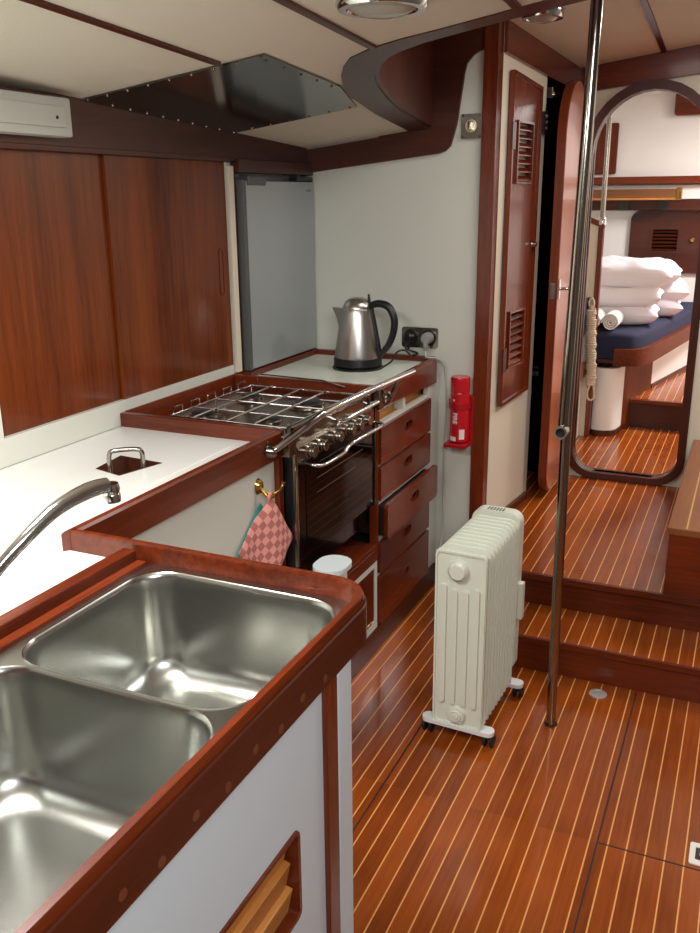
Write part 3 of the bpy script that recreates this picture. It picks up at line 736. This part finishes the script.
# fire-fighting aerosol in its bracket
ex = thing('fire_extinguisher', (-.962, 3.10, .60), 'small red aerosol fire extinguisher clipped to the white bulkhead', 'extinguisher')
ey = 3.094
MB().lathe([(0, .618), (.030, .618), (.0335, .622), (.0335, .79), (.031, .798), (0, .798)], (-.962, ey, 0), n=32).build('can', RED, ex)
MB().lathe([(0, .799), (.0335, .799), (.0335, .848), (.031, .853), (0, .853)], (-.962, ey, 0), n=32).build('cap', RED, ex)
def wrap(y0, z, s, size, rotz, name='lettering'):
    """lettering bent round the can"""
    cu = bpy.data.curves.new('t', 'FONT'); cu.body = s; cu.size = size; cu.extrude = .0002; cu.align_x = 'CENTER'; cu.align_y = 'CENTER'; cu.offset = size*.03
    t = bpy.data.objects.new('t', cu); col.objects.link(t); bpy.context.view_layer.update()
    me = bpy.data.meshes.new_from_object(t.evaluated_get(bpy.context.evaluated_depsgraph_get())); bpy.data.objects.remove(t)
    bm = bmesh.new(); bm.from_mesh(me); bmesh.ops.subdivide_edges(bm, edges=bm.edges, cuts=1)
    for v in bm.verts:
        x, y = v.co.x, v.co.y
        if rotz: x, y = y, -x
        a = y0+x/.0337; r = .0337+v.co.z+.0003
        v.co = Vector((-.962+r*math.sin(a), ey-r*math.cos(a), z+y))
    m = MB(); m.bm.free(); m.bm = bm
    m.build(name, INKW, ex, flat=True)
wrap(-.22, .708, 'FIRE', .022, True)
wrap(-.35, .772, '•', .024, False)
m = MB()
for a0, a1, z0, z1 in ((.28, .85, .632, .668), (-.8, -.05, .625, .640)):
    n = 6; rw = []
    for k in range(n+1):
        a = a0+(a1-a0)*k/n; rw.append([m.bm.verts.new((-.962+r*math.sin(a), ey-r*math.cos(a), z)) for r, z in ((.0341, z0), (.0341, z1), (.0335, z1), (.0335, z0))])
    for a, b in zip(rw, rw[1:]):
        for k in range(4): m.bm.faces.new((a[k], a[(k+1) % 4], b[(k+1) % 4], b[k]))
m.build('printed_label', INKW, ex)
br = MB(); br.box(-1.005, -.925, 3.052, 3.139, .600, .616, .004); br.box(-.945, -.92, 3.115, 3.139, .60, .78, .002)
br.pz([circ(-.962, ey, .0375, 28), circ(-.962, ey, .0340, 28)], .742, .762); br.box(-1.012, -.915, 3.125, 3.139, .742, .762); br.build('bracket', REDP, ex)

ex.scale = (1.08, 1.08, 1.05); ex.location = (-.955, 3.096, .596)

# key-operated plate high on the bulkhead
ks = thing('key_switch', (-.951, 3.13, 1.73), 'square steel lock plate with a key, high on the white bulkhead', 'lock')
MB().py([rect(-.992, -.918, 1.689, 1.770)], 3.132, 3.1395).build('plate', HOBST, ks)
MB().lathe([(0, 3.127), (.021, 3.127), (.024, 3.132)], (-.955, 0, 1.730), 'y', 28).build('escutcheon', plain('brass_white', (225, 215, 185), .25, metal=.8), ks)
m = MB(); m.box(-.960, -.949, 3.100, 3.130, 1.716, 1.744, .003); m.build('key', HOBST, ks)
m = MB()
for x in (-.985, -.925):
    for z in (1.696, 1.763): m.lathe([(0, 3.1305), (.003, 3.131), (.003, 3.133)], (x, 0, z), 'y', 8)
m.build('screws', SEAM_SHADE, ks)

# ================================================================== oil radiator
rd = thing('oil_radiator', (-.638, 2.118, 0), 'cream finned oil-filled radiator on black castors standing in front of the step', 'heater', rz=math.radians(-2.6))
def L(m, name, mat, parent, **k): return m.build(name, mat, parent, local=True, **k)
hw = .0745
fp = MB().py([rr(-hw, hw, .05, .585, (.014, .014, .006, .006), 5)], 0, .010); fp = L(fp, 'end_fin', RADW, rd)
for x in (-.0475, -.016, .0155, .047):
    m = MB(); m.py([rr(x-.0095, x+.0095, .12, .485-(.012 if abs(x) < .02 else 0), .0090, 6)], -.008, .001); L(m, 'pressed_rib', RADW, fp)
m = MB(); m.py([rr(-hw+.002, hw-.002, .052, .583, .013, 5), rr(-hw+.007, hw-.007, .057, .577, .011, 5)], -.005, .001); L(m, 'pressed_border', RADW, fp)
m = MB().lathe([(0, -.022), (.021, -.022), (.026, -.018), (.030, -.001), (.030, .001), (0, .001)], (-.005, 0, .532), 'y', 12); L(m, 'hub_cap', RADW, rd)
m = MB().lathe([(0, -.020), (.008, -.020), (.0085, -.016), (.016, -.017), (.018, -.012), (.024, -.012), (.027, .001), (0, .001)], (.0, 0, .088), 'y', 24); L(m, 'hub_cap', RADW, rd)
for k in range(1, 11):
    y = .006+.0275*k
    m = MB(); P = rr(-hw, hw, .052, .592, (.030, .030, .01, .01), 6)
    c0 = (0, .32)
    sc2 = [(1, -.002), (1, .002), (.965, .007), (.93, .009)]
    ringz = []
    for s_, dy in [(.55, -.0065), (.80, -.0045), (.96, -.0035), (1, -.0015), (1, .0015), (.96, .0035), (.80, .0045), (.55, .0065)]:
        q = .071*(1-s_)
        ringz.append([m.bm.verts.new((u-math.copysign(q, u), y+dy, v-math.copysign(q, v-.32))) for u, v in P])
    for a, b in zip(ringz, ringz[1:]):
        n = len(a)
        for i in range(n): m.bm.faces.new((a[i], a[(i+1) % n], b[(i+1) % n], b[i]))
    m.bm.faces.new(ringz[0]); m.bm.faces.new(ringz[-1])
    L(m, 'fin', RADW, rd)
m = MB().py([rr(-.030, .030, .10, .55, .03, 6)], .008, .30); L(m, 'core', RADW, rd)
m = MB().py([rr(-hw, hw, .10, .606, (.034, .034, .012, .012), 6)], .294, .336); hd = L(m, 'control_housing', RADW, rd)
m = MB()
for k in range(6): m.box(-.03+.009*k, -.0255+.009*k, .300, .325, .6045, .6065)
L(m, 'vent_slots', BLKP, hd)
m = MB().box(hw-.002, hw+.014, .310, .336, .26, .38, .004); L(m, 'cord_wrap', RADW, rd)
for y in (.012, .300):
    m = MB().pz([rr(-.108, .108, y-.020, y+.020, .019, 6)], .041, .053)
    ft = L(m, 'foot', PLW, rd)
    for x in (-.092, .092):
        c = MB().box(x-.010, x+.010, y-.008, y+.012, .026, .042, .003); cs = L(c, 'castor', BLKP, ft)
        for dx in (-.014, .006):
            wv = MB().lathe([(0, x+dx), (.0185, x+dx), (.0205, x+dx+.002), (.0205, x+dx+.007), (.0185, x+dx+.009), (0, x+dx+.009)], (0, y+.004, .0212), 'x', 22); L(wv, 'wheel', RUB, ft)

# ================================================================== poles
MAINP = [(-.4065, 2.31, .001), (-.412, 2.31, .40), (-.4155, 2.31, .70), (-.417, 2.31, .93), (-.4145, 2.31, 1.40), (-.411, 2.31, 1.94), (-.411, 2.31, 2.188)]
SECP = [(-.4205, 2.277, .902), (-.4125, 2.277, 1.393), (-.4035, 2.277, 1.926), (-.401, 2.277, 2.19)]
gp = thing('grab_pole', (-.405, 2.305, 0), 'tall polished steel grab pole standing on the striped cabin sole', 'pole')
MB().tube(MAINP, .0142, 20, 4).build('tube', TUBE, gp)
MB().lathe([(.0143, .0008), (.019, .0008), (.020, .003), (.0143, .005)], (-.4065, 2.31, 0), n=24).build('floor_collar', plain('dark_collar', (50, 40, 34), .35, metal=.8), gp)
hp = thing('table_post', (-.42, 2.277, .9), 'steel tube with an open lower end stowed against the upper grab pole', 'pole')
m = MB(); m.tube(SECP, .0135, 20, cap=False); m.build('tube', TUBE, hp)
ex_, ey_ = SECP[0][0], SECP[0][1]
m = MB(); m.py([circ(ex_, SECP[0][2]+.004, .0175, 24), circ(ex_, SECP[0][2]+.004, .0125, 24)], ey_-.030, ey_+.004); m.build('end_collar', CHROME, hp)
m = MB(); m.py([circ(ex_, SECP[0][2]+.004, .0124, 20)], ey_-.016, ey_+.002); m.build('bore_shade', BLACK, hp)  # black disc painting the dark hollow of the open tube

# flush fittings in the sole
fp_ = thing('deck_plate', (-.306, 2.535, 0), 'round chrome fitting let into the sole beside the pole, close to the step', 'fitting')
MB().lathe([(.018, .0005), (.028, .0005), (.027, .003), (.02, .0035), (.018, .002)], (-.306, 2.532, 0), n=28).build('ring', plain('bright_chrome', (215, 212, 205), .3, metal=.6), fp_)
MB().lathe([(0, .0009), (.018, .0009), (.018, .0003)], (-.306, 2.532, 0), n=24).build('disc', HOBST, fp_)
lt = thing('floor_latch', (.05, 1.93, 0), 'square white-rimmed lifting latch in the floor hatch', 'latch')
MB().pz([rr(.009, .075, 1.868, 1.945, .006, 3), rr(.022, .062, 1.885, 1.930, .004, 3)], .0006, .004).build('frame', plain('bright_bezel', (236, 232, 220), .3), lt)
MB().pz([rr(.022, .062, 1.885, 1.930, .004, 3)], .0004, .0016).build('recess', BLKP, lt)
MB().pz([circ(.045, 1.905, .014, 20), circ(.045, 1.905, .009, 20)], .0016, .005).build('ring', CHROME, lt)

# ================================================================== locker door on the passage wall
lk = thing('locker_door', W(.24, 1.31, 0), 'tall narrow mahogany locker door with two louvred vents on the cream passage wall', 'door')
u0, u1, z0, z1 = .060, .345, .735, 1.905
LV1 = (.100, .262, 1.540, 1.755); LV2 = (.098, .260, .865, 1.083)
def louv_rect(l): return rect(l[0]+.008, l[1]-.008, l[2]+.008, l[3]-.008)
m = MB(); m.prism([[(u0, z0), (u1, z0+.014), (u1, z1-.030), (u0, z1)], louv_rect(LV1), louv_rect(LV2)], lambda u, v, k: W(u, v, .004+.014*k)); m.build('panel', MAH['z'], lk)
m = MB(); m.prism([[(u0-.007, z0-.007), (u1+.007, z0+.006), (u1+.007, z1-.021), (u0-.007, z1+.008)], [(u0+.004, z0+.004), (u1-.004, z0+.018), (u1-.004, z1-.034), (u0+.004, z1-.005)]], lambda u, v, k: W(u, v, .006+.018*k)); m.build('frame', MAH['z'], lk)
for l in (LV1, LV2):
    m = MB(); m.prism([rect(*l), louv_rect(l)], lambda u, v, k: W(u, v, .012+.016*k)); vt = m.build('vent', MAH['z'], lk)
    for k in range(7):
        zc = l[2]+.022+(l[3]-l[2]-.044)*k/6
        m = MB(); m.prism([[(0, 0), (.018, .014), (.018, .018), (0, .004)]], lambda u, v, kk: W(l[0]+.008+(l[1]-l[0]-.016)*kk, zc-.011+v, .004+.020-u))
        m.build('louvre', MAH['y'], vt)
m = MB(); m.prism([rect(u1-.045, u1-.02, 1.29, 1.33)], lambda u, v, k: W(u, v, .018+.006*k)); m.tube([W(u1-.032, 1.318, .018), W(u1-.032, 1.318, .040)], .009, 12); m.build('knob', CHROME, lk)
for z in (1.70, .905):
    m = MB(); m.prism([rect(u0-.012, u0+.02, z-.045, z+.045)], lambda u, v, k: W(u, v, .020+.006*k)); m.build('hinge', DRK['z'], lk)
cl = thing('cabin_hook', W(.43, 1.765, .0), 'black catch with chrome studs on the passage wall beside the locker door', 'catch')
m = MB(); m.prism([rr(.405, .445, 1.725, 1.805, .008, 3)], lambda u, v, k: W(u, v, .001+.016*k)); m.build('body', BLKP, cl)
for z in (1.745, 1.767, 1.789):
    m = MB(); c = W(.425, z, .018); m.lathe([(0, c[0]+.004), (.006, c[0]+.003), (.007, c[0]-.004)], (0, c[1], c[2]), 'x', 12); m.build('stud', CHROME, cl)
m = MB(); m.box(-1.10, -.800, 3.68, 3.70, 1.86, 1.90, .002); m.lathe([(0, -.79), (.010, -.792), (.014, -.80)], (0, 3.69, 1.872), 'x', 16)
hh = m.build('door_holder', CHROME); tag(hh, 'small chrome door holder at the top of the dark recess', 'catch')
m = MB(); m.tube([(-1.10, 3.70, .80), (-.80, 3.70, .80)], .008, 12); m.box(-.87, -.80, 3.685, 3.70, .765, .785, .002); hh = m.build('door_bolt', CHROME); tag(hh, 'steel bolt low in the dark recess beside the open door', 'bolt')

# open arched door
ad = thing('cabin_door', (-.735, 3.8, .25), 'arch-topped varnished wooden door standing open beside the arched doorway', 'door')
da = arch(.205, 3.785, .27, 1.93, .10, 20)
MB().px([da], -.752, -.719).build('leaf', MAH['z'], ad)
MB().px([arch(.200, 3.785, .276, 1.925, .097, 20)], -.719, -.7165).build('face', PINKW, ad, label='door face with daylight painted in as a paler tone')  # daylight falling on the door, painted as a paler wood
m = MB(); m.box(-.7165, -.7125, 3.592, 3.622, 1.10, 1.18, .001); m.tube([(-.7125, 3.607, 1.14), (-.685, 3.607, 1.142), (-.672, 3.62, 1.142), (-.668, 3.66, 1.142)], .006, 10, 4); m.build('handle', CHROME, ad)
m = MB(); m.box(-.746, -.726, 3.576, 3.581, 1.10, 1.165, .001); m.build('lock_plate', HOBST, ad)

# boxed seat / step on the right
bx = thing('step_box', (.3, 3.4, .24), 'boxed mahogany step with a striped teak top at the right of the doorway', 'step')
MB().box(-.163, 1.15, 2.833, 3.99, .2412, .452).build('carcass', MAH['x'], bx)
m = MB(); m.box(-.170, 1.15, 2.826, 3.99, .452, .476, .004); tb = m.build('top', wood('pale_mahogany', (128, 74, 40), (160, 98, 56), 'y', rough=.35), bx)
m = MB()
for x in (-.112, -.04, .03, .1): m.box(x-.0025, x+.0025, 2.835, 3.98, .4755, .4765)
m.build('inlay', plain('holly_inlay', (206, 160, 104), .35), tb)
MB().box(-.08, .12, 3.02, 3.022, .4762, .4768).build('hatch_joint', SEAM_SHADE, tb)

# ceiling lamps
def dome(name, x, y, z, r, label, k=1):
    t = thing(name, (x, y, z), label, 'lamp')
    MB().lathe([(r*.72, z-.016), (r*.78, z-.022), (r*.94, z-.022), (r*1.0, z-.014), (r*1.02, z+.004), (0, z+.004)], (x, y, 0), n=36).build('bezel', CHROME, t)
    MB().lathe([(0, z-.034), (r*.3, z-.033), (r*.55, z-.028), (r*.74, z-.018), (r*.74, z-.008), (0, z-.008)], (x, y, 0), n=36).build('lens', GLASSL, t)
dome('ceiling_lamp', -.700, 1.70, ceil_z(-.70, 1.70)+.004, .088, 'round unlit chrome-rimmed ceiling lamp above the galley')
dome('ceiling_lamp', -.735, 3.17, roof_z(-.735, 3.17)-.002, .07, 'round pale ceiling lamp over the passage beyond the bulkhead')

# ================================================================== forward cabin
pt = thing('partition', (-.75, 4.75, .24), 'low white partition with a mahogany edge post between settee and berth', 'partition')
MB().py([[(-1.55, .24), (-.762, .24), (-.762, 1.35), (-.85, 1.385), (-1.55, 1.65)]], 4.755, 4.775).build('panel', CREAM, pt)
MB().box(-.762, -.735, 4.745, 4.785, .24, 1.345, .004).build('edge_post', MAH['z'], pt)
m = MB(); m.py([[(-.735, 1.335), (-.735, 1.362), (-.86, 1.410), (-1.55, 1.68), (-1.55, 1.65), (-.86, 1.383)]], 4.745, 4.785); m.build('cap_rail', MAH['x'], pt)
cpz = thing('cabin_post', (-.745, 4.72, 1.36), 'slim chrome post rising from the partition in the forward cabin', 'pole')
MB().tube([(-.748, 4.765, 1.365), (-.7485, 4.765, 2.10)], .0125, 14).build('tube', TUBE, cpz)
MB().lathe([(0, 1.352), (.022, 1.352), (.024, 1.365), (.018, 1.385), (.0125, 1.39)], (-.748, 4.765, 0), n=20).build('socket', CHROME, cpz)

# settee at the left
se = thing('settee', (-1.1, 4.4, .24), 'white-fronted settee base with a mahogany rail left of the rope', 'settee')
MB().box(-1.54, -.79, 4.10, 4.742, .241, .57).build('base', WHITEP, se)
MB().box(-.79, -.772, 4.10, 4.742, .575, .652, .003).build('rail', MAH['y'], se)
cu1 = thing('settee_cushion', (-1.1, 4.4, .575), 'navy settee seat cushion with magenta piping', 'cushion')
MB().box(-1.24, -.796, 4.12, 4.735, .575, .775, .03, 4).build('pad', NAVY, cu1)
MB().tube([(-.800, 4.14, .760), (-.800, 4.72, .760), (-1.22, 4.722, .760)], .007, 8).build('piping', PINKP, cu1)
cu2 = thing('back_cushion', (-1.1, 4.68, .78), 'navy back cushion with magenta piping leaning on the partition', 'cushion')
MB().box(-1.24, -.785, 4.60, 4.735, .78, 1.0, .03, 4).build('pad', NAVY, cu2)
MB().tube([(-.790, 4.61, .82), (-.790, 4.61, .96), (-.83, 4.603, .985), (-1.2, 4.603, .988)], .007, 8, 3).build('piping', PINKP, cu2)

# coiled rope hung on the partition post
rp = thing('rope', (-.757, 4.70, .5), 'pale tightly whipped rope hanging down the partition post', 'rope')
pts = []
for k in range(34*10):
    a = 2*PI*k/10; z = .93-(.93-.535)*k/340
    w_ = 1+.12*math.sin(k*.13)+.08*math.sin(k*.41); pts.append((-.764+.07*(.93-z)+.021*w_*math.cos(a), 4.710+.014*math.sin(a), z+.004*math.cos(a)))
MB().tube(pts, .0068, 6).build('whipping', ROPE, rp)
MB().tube([(-.762, 4.715, .95), (-.757, 4.715, .75), (-.738, 4.715, .54)], .011, 10).build('core', ROPE, rp)
MB().tube([(-.738, 4.712, .545), (-.752, 4.71, .50), (-.750, 4.71, .465), (-.735, 4.71, .452), (-.718, 4.71, .465), (-.718, 4.71, .50), (-.728, 4.712, .545)], .0055, 8, 4).build('end_loop', ROPE, rp)
MB().tube([(-.766, 4.715, .93), (-.776, 4.712, .965), (-.764, 4.72, .985), (-.752, 4.715, .962), (-.758, 4.715, .93)], .0065, 8, 4).build('top_loop', ROPE, rp)
m = MB(); m.box(-.79, -.772, 4.738, 4.7545, .90, .99, .003); m.tube([(-.765, 4.757, .975), (-.765, 4.715, .975)], .005, 8); ck = m.build('wall_cleat', BRASS); tag(ck, 'small brass cleat holding the rope on the partition', 'cleat')

# berth
bt = thing('berth', (-.8, 5.5, .24), 'built-in berth with a curved mahogany leeboard and white base in the forward cabin', 'bed')
P1 = [(-.734, 4.80), (-.70, 4.785), (-.66, 4.788), (-.63, 4.805), (-.612, 4.84), (-.602, 4.90), (-.598, 4.96)]
MB().ribbon(P1, .03, .24, .612, side=-1).build('front_base', WHITEP, bt)
m = MB(); m.ribbon([(x+(.006 if i > 2 else 0), y-(.008 if i < 5 else 0)) for i, (x, y) in enumerate(P1)]+[(-.575, 5.045)], .012, .24, .272, side=-1); m.build('plinth', DRK['y'], bt)
MB().ribbon([(-.598, 4.955), (-.572, 5.04), (-.498, 5.40)], .02, .24, .63, side=-1).build('side_panel', SATIN['z'], bt, label='dark mahogany side panel')
MB().ribbon([(-.498, 5.40), (-.34, 6.2), (-.30, 6.45)], .02, .40, .64, side=-1).build('side_panel', WHITEP, bt, label='white side panel')
m = MB(); m.ribbon([(-.492, 5.40), (-.334, 6.2), (-.294, 6.45)], .01, .40, .425, side=-1); m.build('kick_strip', DRK['y'], bt)
lee = [(-.640, 4.765), (-.585, 4.770), (-.535, 4.785), (-.500, 4.825), (-.475, 4.90), (-.455, 5.0), (-.405, 5.35), (-.335, 5.85), (-.25, 6.45)]
MB().ribbon(lee, .028, .632, .722, side=-1).build('leeboard', SATIN['y'], bt)
MB().pz([[(-1.5, 4.80), (-.66, 4.80), (-.54, 4.82), (-.50, 4.92), (-.40, 5.5), (-.28, 6.45), (-1.5, 6.45)]], .64, .66).build('bed_board', DRK['y'], bt)
m = MB(); P = [(-1.5, 4.79), (-.75, 4.79), (-.62, 4.795), (-.565, 4.81), (-.53, 4.84), (-.505, 4.92), (-.48, 5.05), (-.435, 5.36), (-.365, 5.86), (-.285, 6.42), (-1.5, 6.42)]
rows_ = []
for ins, z in ((0, .665), (0, .775), (.012, .795), (.035, .803)):
    rows_.append([m.bm.verts.new((x+(.0 if x < -1 else -ins), y+(ins if y < 5.5 else -ins*.5), z)) for x, y in P])
for a, b in zip(rows_, rows_[1:]):
    for i in range(len(P)): m.bm.faces.new((a[i], a[(i+1) % len(P)], b[(i+1) % len(P)], b[i]))
m.bm.faces.new(rows_[0]); m.bm.faces.new(rows_[-1])
mt = m.build('mattress', NAVY); tag(mt, 'navy fabric mattress on the forward berth', 'mattress')

def pillow(name, cx, cy, z0, lx, ly, h, rz, label, seed, cat='pillow', group=None, tilt=0):
    rnd = random.Random(seed); m = MB(); n = 18; ph = [rnd.uniform(0, 6) for _ in range(6)]
    top, bot = [], []
    for i in range(n+1):
        rt, rb_ = [], []
        for j in range(n+1):
            u, v = i/n*2-1, j/n*2-1
            e = (1-abs(u)**3.2)*(1-abs(v)**3.2)
            f = max(e, 0)**.42
            pin = 1-.10*(1-abs(u)**2)*abs(v)**4; pinu = 1-.10*(1-abs(v)**2)*abs(u)**4
            x, y = u*lx/2*pinu, v*ly/2*pin
            wr = .010*math.sin(5*u+3*v+ph[0])+.007*math.sin(11*v-4*u+ph[1])+.005*math.sin(17*u+9*v+ph[2])
            wr += .016*math.sin(14*v+ph[3])*abs(u)**3*(1-abs(v))+.014*math.sin(13*u+ph[4])*abs(v)**3*(1-abs(u))
            zt = h*.5+h*.5*f+wr*f; zb = h*.5-h*.5*min(1, f*1.12)
            zt += tilt*u
            zb += tilt*u*.3
            rt.append(m.bm.verts.new((x, y, zt))); rb_.append(m.bm.verts.new((x, y, zb)) if 0 < i < n and 0 < j < n else rt[-1])
        top.append(rt); bot.append(rb_)
    for i in range(n):
        for j in range(n):
            m.bm.faces.new((top[i][j], top[i+1][j], top[i+1][j+1], top[i][j+1]))
            try: m.bm.faces.new((bot[i][j], bot[i][j+1], bot[i+1][j+1], bot[i+1][j]))
            except ValueError: pass
    m.rot(Matrix.Rotation(rz, 3, 'Z'))
    for v in m.bm.verts: v.co += Vector((cx, cy, z0))
    o = m.build(name, LINEN, sub=1); return tag(o, label, cat, group)
G = 'white pillows stacked on the berth'
pillow('pillow', -.72, 5.22, .803, .52, .36, .12, .08, 'white pillow at the bottom of the front stack, on the navy mattress', 1, group=G)
pillow('pillow', -.72, 5.22, .898, .54, .38, .13, .05, 'middle white pillow of the front stack, its lower edge creased', 2, group=G)
pillow('pillow', -.70, 5.27, 1.000, .60, .46, .15, .03, 'plump white pillow lying on top of the stack', 3, group=G)
pillow('pillow', -.64, 5.62, .803, .54, .36, .12, .12, 'white pillow at the bottom behind the front stack, by the mattress edge', 4, group=G)
pillow('pillow', -.62, 5.64, .885, .56, .38, .14, .10, 'white pillow second from the bottom in the rear stack', 5, group=G)
pillow('pillow', -.66, 5.62, .985, .54, .40, .14, .06, 'white pillow on top of the rear stack, half under the plump one', 6, group=G)
def towel(x, y, z, r, ln, label):
    m = MB(); pts = []
    for k in range(70):
        a = k*.32; rad = r*(.15+.85*k/69); pts.append((math.cos(a)*rad, math.sin(a)*rad))
    P = [(px, 0, pz) for px, pz in pts]; th = .008
    A = [[m.bm.verts.new((x+px, y-ln/2, z+r+pz)) for px, pz in pts], [m.bm.verts.new((x+px, y+ln/2, z+r+pz)) for px, pz in pts]]
    pin = [(px*(1-th/max(r*.2, math.hypot(px, pz))), pz*(1-th/max(r*.2, math.hypot(px, pz)))) for px, pz in pts]
    B = [[m.bm.verts.new((x+px, y-ln/2, z+r+pz)) for px, pz in pin], [m.bm.verts.new((x+px, y+ln/2, z+r+pz)) for px, pz in pin]]
    for i in range(69):
        m.bm.faces.new((A[0][i], A[0][i+1], A[1][i+1], A[1][i])); m.bm.faces.new((B[0][i], B[1][i], B[1][i+1], B[0][i+1]))
        m.bm.faces.new((A[0][i], B[0][i], B[0][i+1], A[0][i+1])); m.bm.faces.new((A[1][i], A[1][i+1], B[1][i+1], B[1][i]))
    return tag(m.build('rolled_towel', TERRY), label, 'towel', 'rolled towels on the berth')
towel(-.775, 4.93, .804, .050, .2, 'rolled white towel next to the partition, in front of the pillows')
towel(-.680, 4.93, .804, .048, .2, 'rolled white towel in front of the pillows, nearer the berth edge')

# fittings on the far wall
bd = thing('bulkhead_hatch', (-.5, 6.48, 1.0), 'dark mahogany hatch with rounded corners and a louvred vent behind the pillows', 'hatch')
MB().py([rr(-.825, -.12, .985, 1.392, .06, 8), rect(-.69, -.50, 1.118, 1.282)], 6.476, 6.499).build('panel', DRK['x'], bd)
MB().box(-.69, -.50, 6.492, 6.498, 1.118, 1.282).build('vent_shade', VOID, bd)  # black sheet painting the shade behind the louvres
vf = MB().py([rect(-.695, -.495, 1.113, 1.287), rect(-.675, -.515, 1.130, 1.270)], 6.470, 6.480).build('vent_frame', DRK['x'], bd)
for k in range(6):
    z = 1.136+.0235*k; m = MB(); m.box(-.675, -.515, 6.474, 6.494, z, z+.006); m.rot(Matrix.Rotation(.6, 3, 'X'), (0, 6.484, z)); m.build('louvre', DRK['x'], vf)
MB().lathe([(0, 6.452), (.012, 6.453), (.016, 6.462), (.01, 6.476)], (-.418, 0, 1.205), 'y', 16).build('knob', BRASS, bd)
sd = thing('cupboard_door', (-1.05, 6.48, 1.6), 'small square mahogany cupboard door high on the white end wall', 'door')
MB().py([rr(-1.19, -.952, 1.632, 1.958, .012, 4)], 6.480, 6.499).build('panel', MAH['z'], sd)
MB().lathe([(0, 6.462), (.012, 6.463), (.014, 6.480)], (-1.025, 0, 1.80), 'y', 16).build('knob', BLKP, sd)
m = MB(); m.py([rr(-.605, -.1, 1.985, 2.18, .02, 4)], 6.44, 6.499); o = m.build('wall_locker', MAH['x']); tag(o, 'mahogany locker front at the upper right of the end wall', 'cupboard')
rb = thing('berth_rail', (-.85, 6.33, 1.47), 'teak lee rail with a brass end fitting below the white wall shelf', 'rail')
MB().box(-1.5, -.535, 6.31, 6.35, 1.468, 1.532, .004).build('beam', wood('beam_teak', (96, 58, 30), (136, 88, 48), 'x', rough=.45, coat=0), rb)
MB().box(-1.5, -.535, 6.306, 6.312, 1.463, 1.476, .002).build('lower_edge', TEAK, rb)
MB().box(-.535, -.500, 6.306, 6.354, 1.462, 1.540, .004).build('end_fitting', BRASS, rb)
for x in (-.87, -.62):
    m = MB(); m.box(x-.03, x+.03, 6.40, 6.449, 1.395, 1.455, .003); m.build('bracket', plain('verdigris', (48, 52, 44), .6), rb, label='greenish metal bracket')
# berth lights' white cloth between shelf and rail
m = MB(); m.box(-1.5, .9, 6.455, 6.495, 1.465, 1.56, .01); o = m.build('stowed_leecloth', WHITEP); tag(o, 'white cloth folded away between the wall shelf and the teak rail', 'cloth')

# ================================================================== light
def area(name, loc, size, power, color=(1, 1, 1), aim=None, sy=None, spread=None):
    l = bpy.data.lights.new(name, 'AREA'); l.energy = power; l.color = color; l.size = size
    if sy: l.shape = 'RECTANGLE'; l.size_y = sy
    if spread: l.spread = math.radians(spread)
    o = bpy.data.objects.new(name, l); col.objects.link(o); o.location = loc
    d = (Vector(aim)-Vector(loc)) if aim else Vector((0, 0, -1))
    o.rotation_euler = d.to_track_quat('-Z', 'Y').to_euler()
    return o
area('hatch_light', (-1.0, .80, 1.78), .30, 20, (1, .98, .94))
area('companionway_light', (.35, .0, 2.0), .6, 38, (.92, .97, 1), aim=(-.2, 1.6, .4))
area('counter_fill_light', (-.25, 2.6, 2.14), .6, 10, (1, .98, .95))  # added fill, no hatch here; brightens counter, radiator top and step
area('passage_hatch_light', (.55, 3.5, 2.12), .4, 16, (1, .95, .9))
area('forward_hatch_light', (.42, 5.5, 2.12), .5, 58, (1, .96, .96))
w = bpy.data.worlds.new('world'); scn.world = w; w.use_nodes = True
w.node_tree.nodes['Background'].inputs[0].default_value = (.8, .9, 1, 1); w.node_tree.nodes['Background'].inputs[1].default_value = .05
vs = scn.view_settings; vs.view_transform = 'Standard'; vs.look = 'None'; vs.gamma = 1; vs.exposure = 0; vs.use_curve_mapping = False
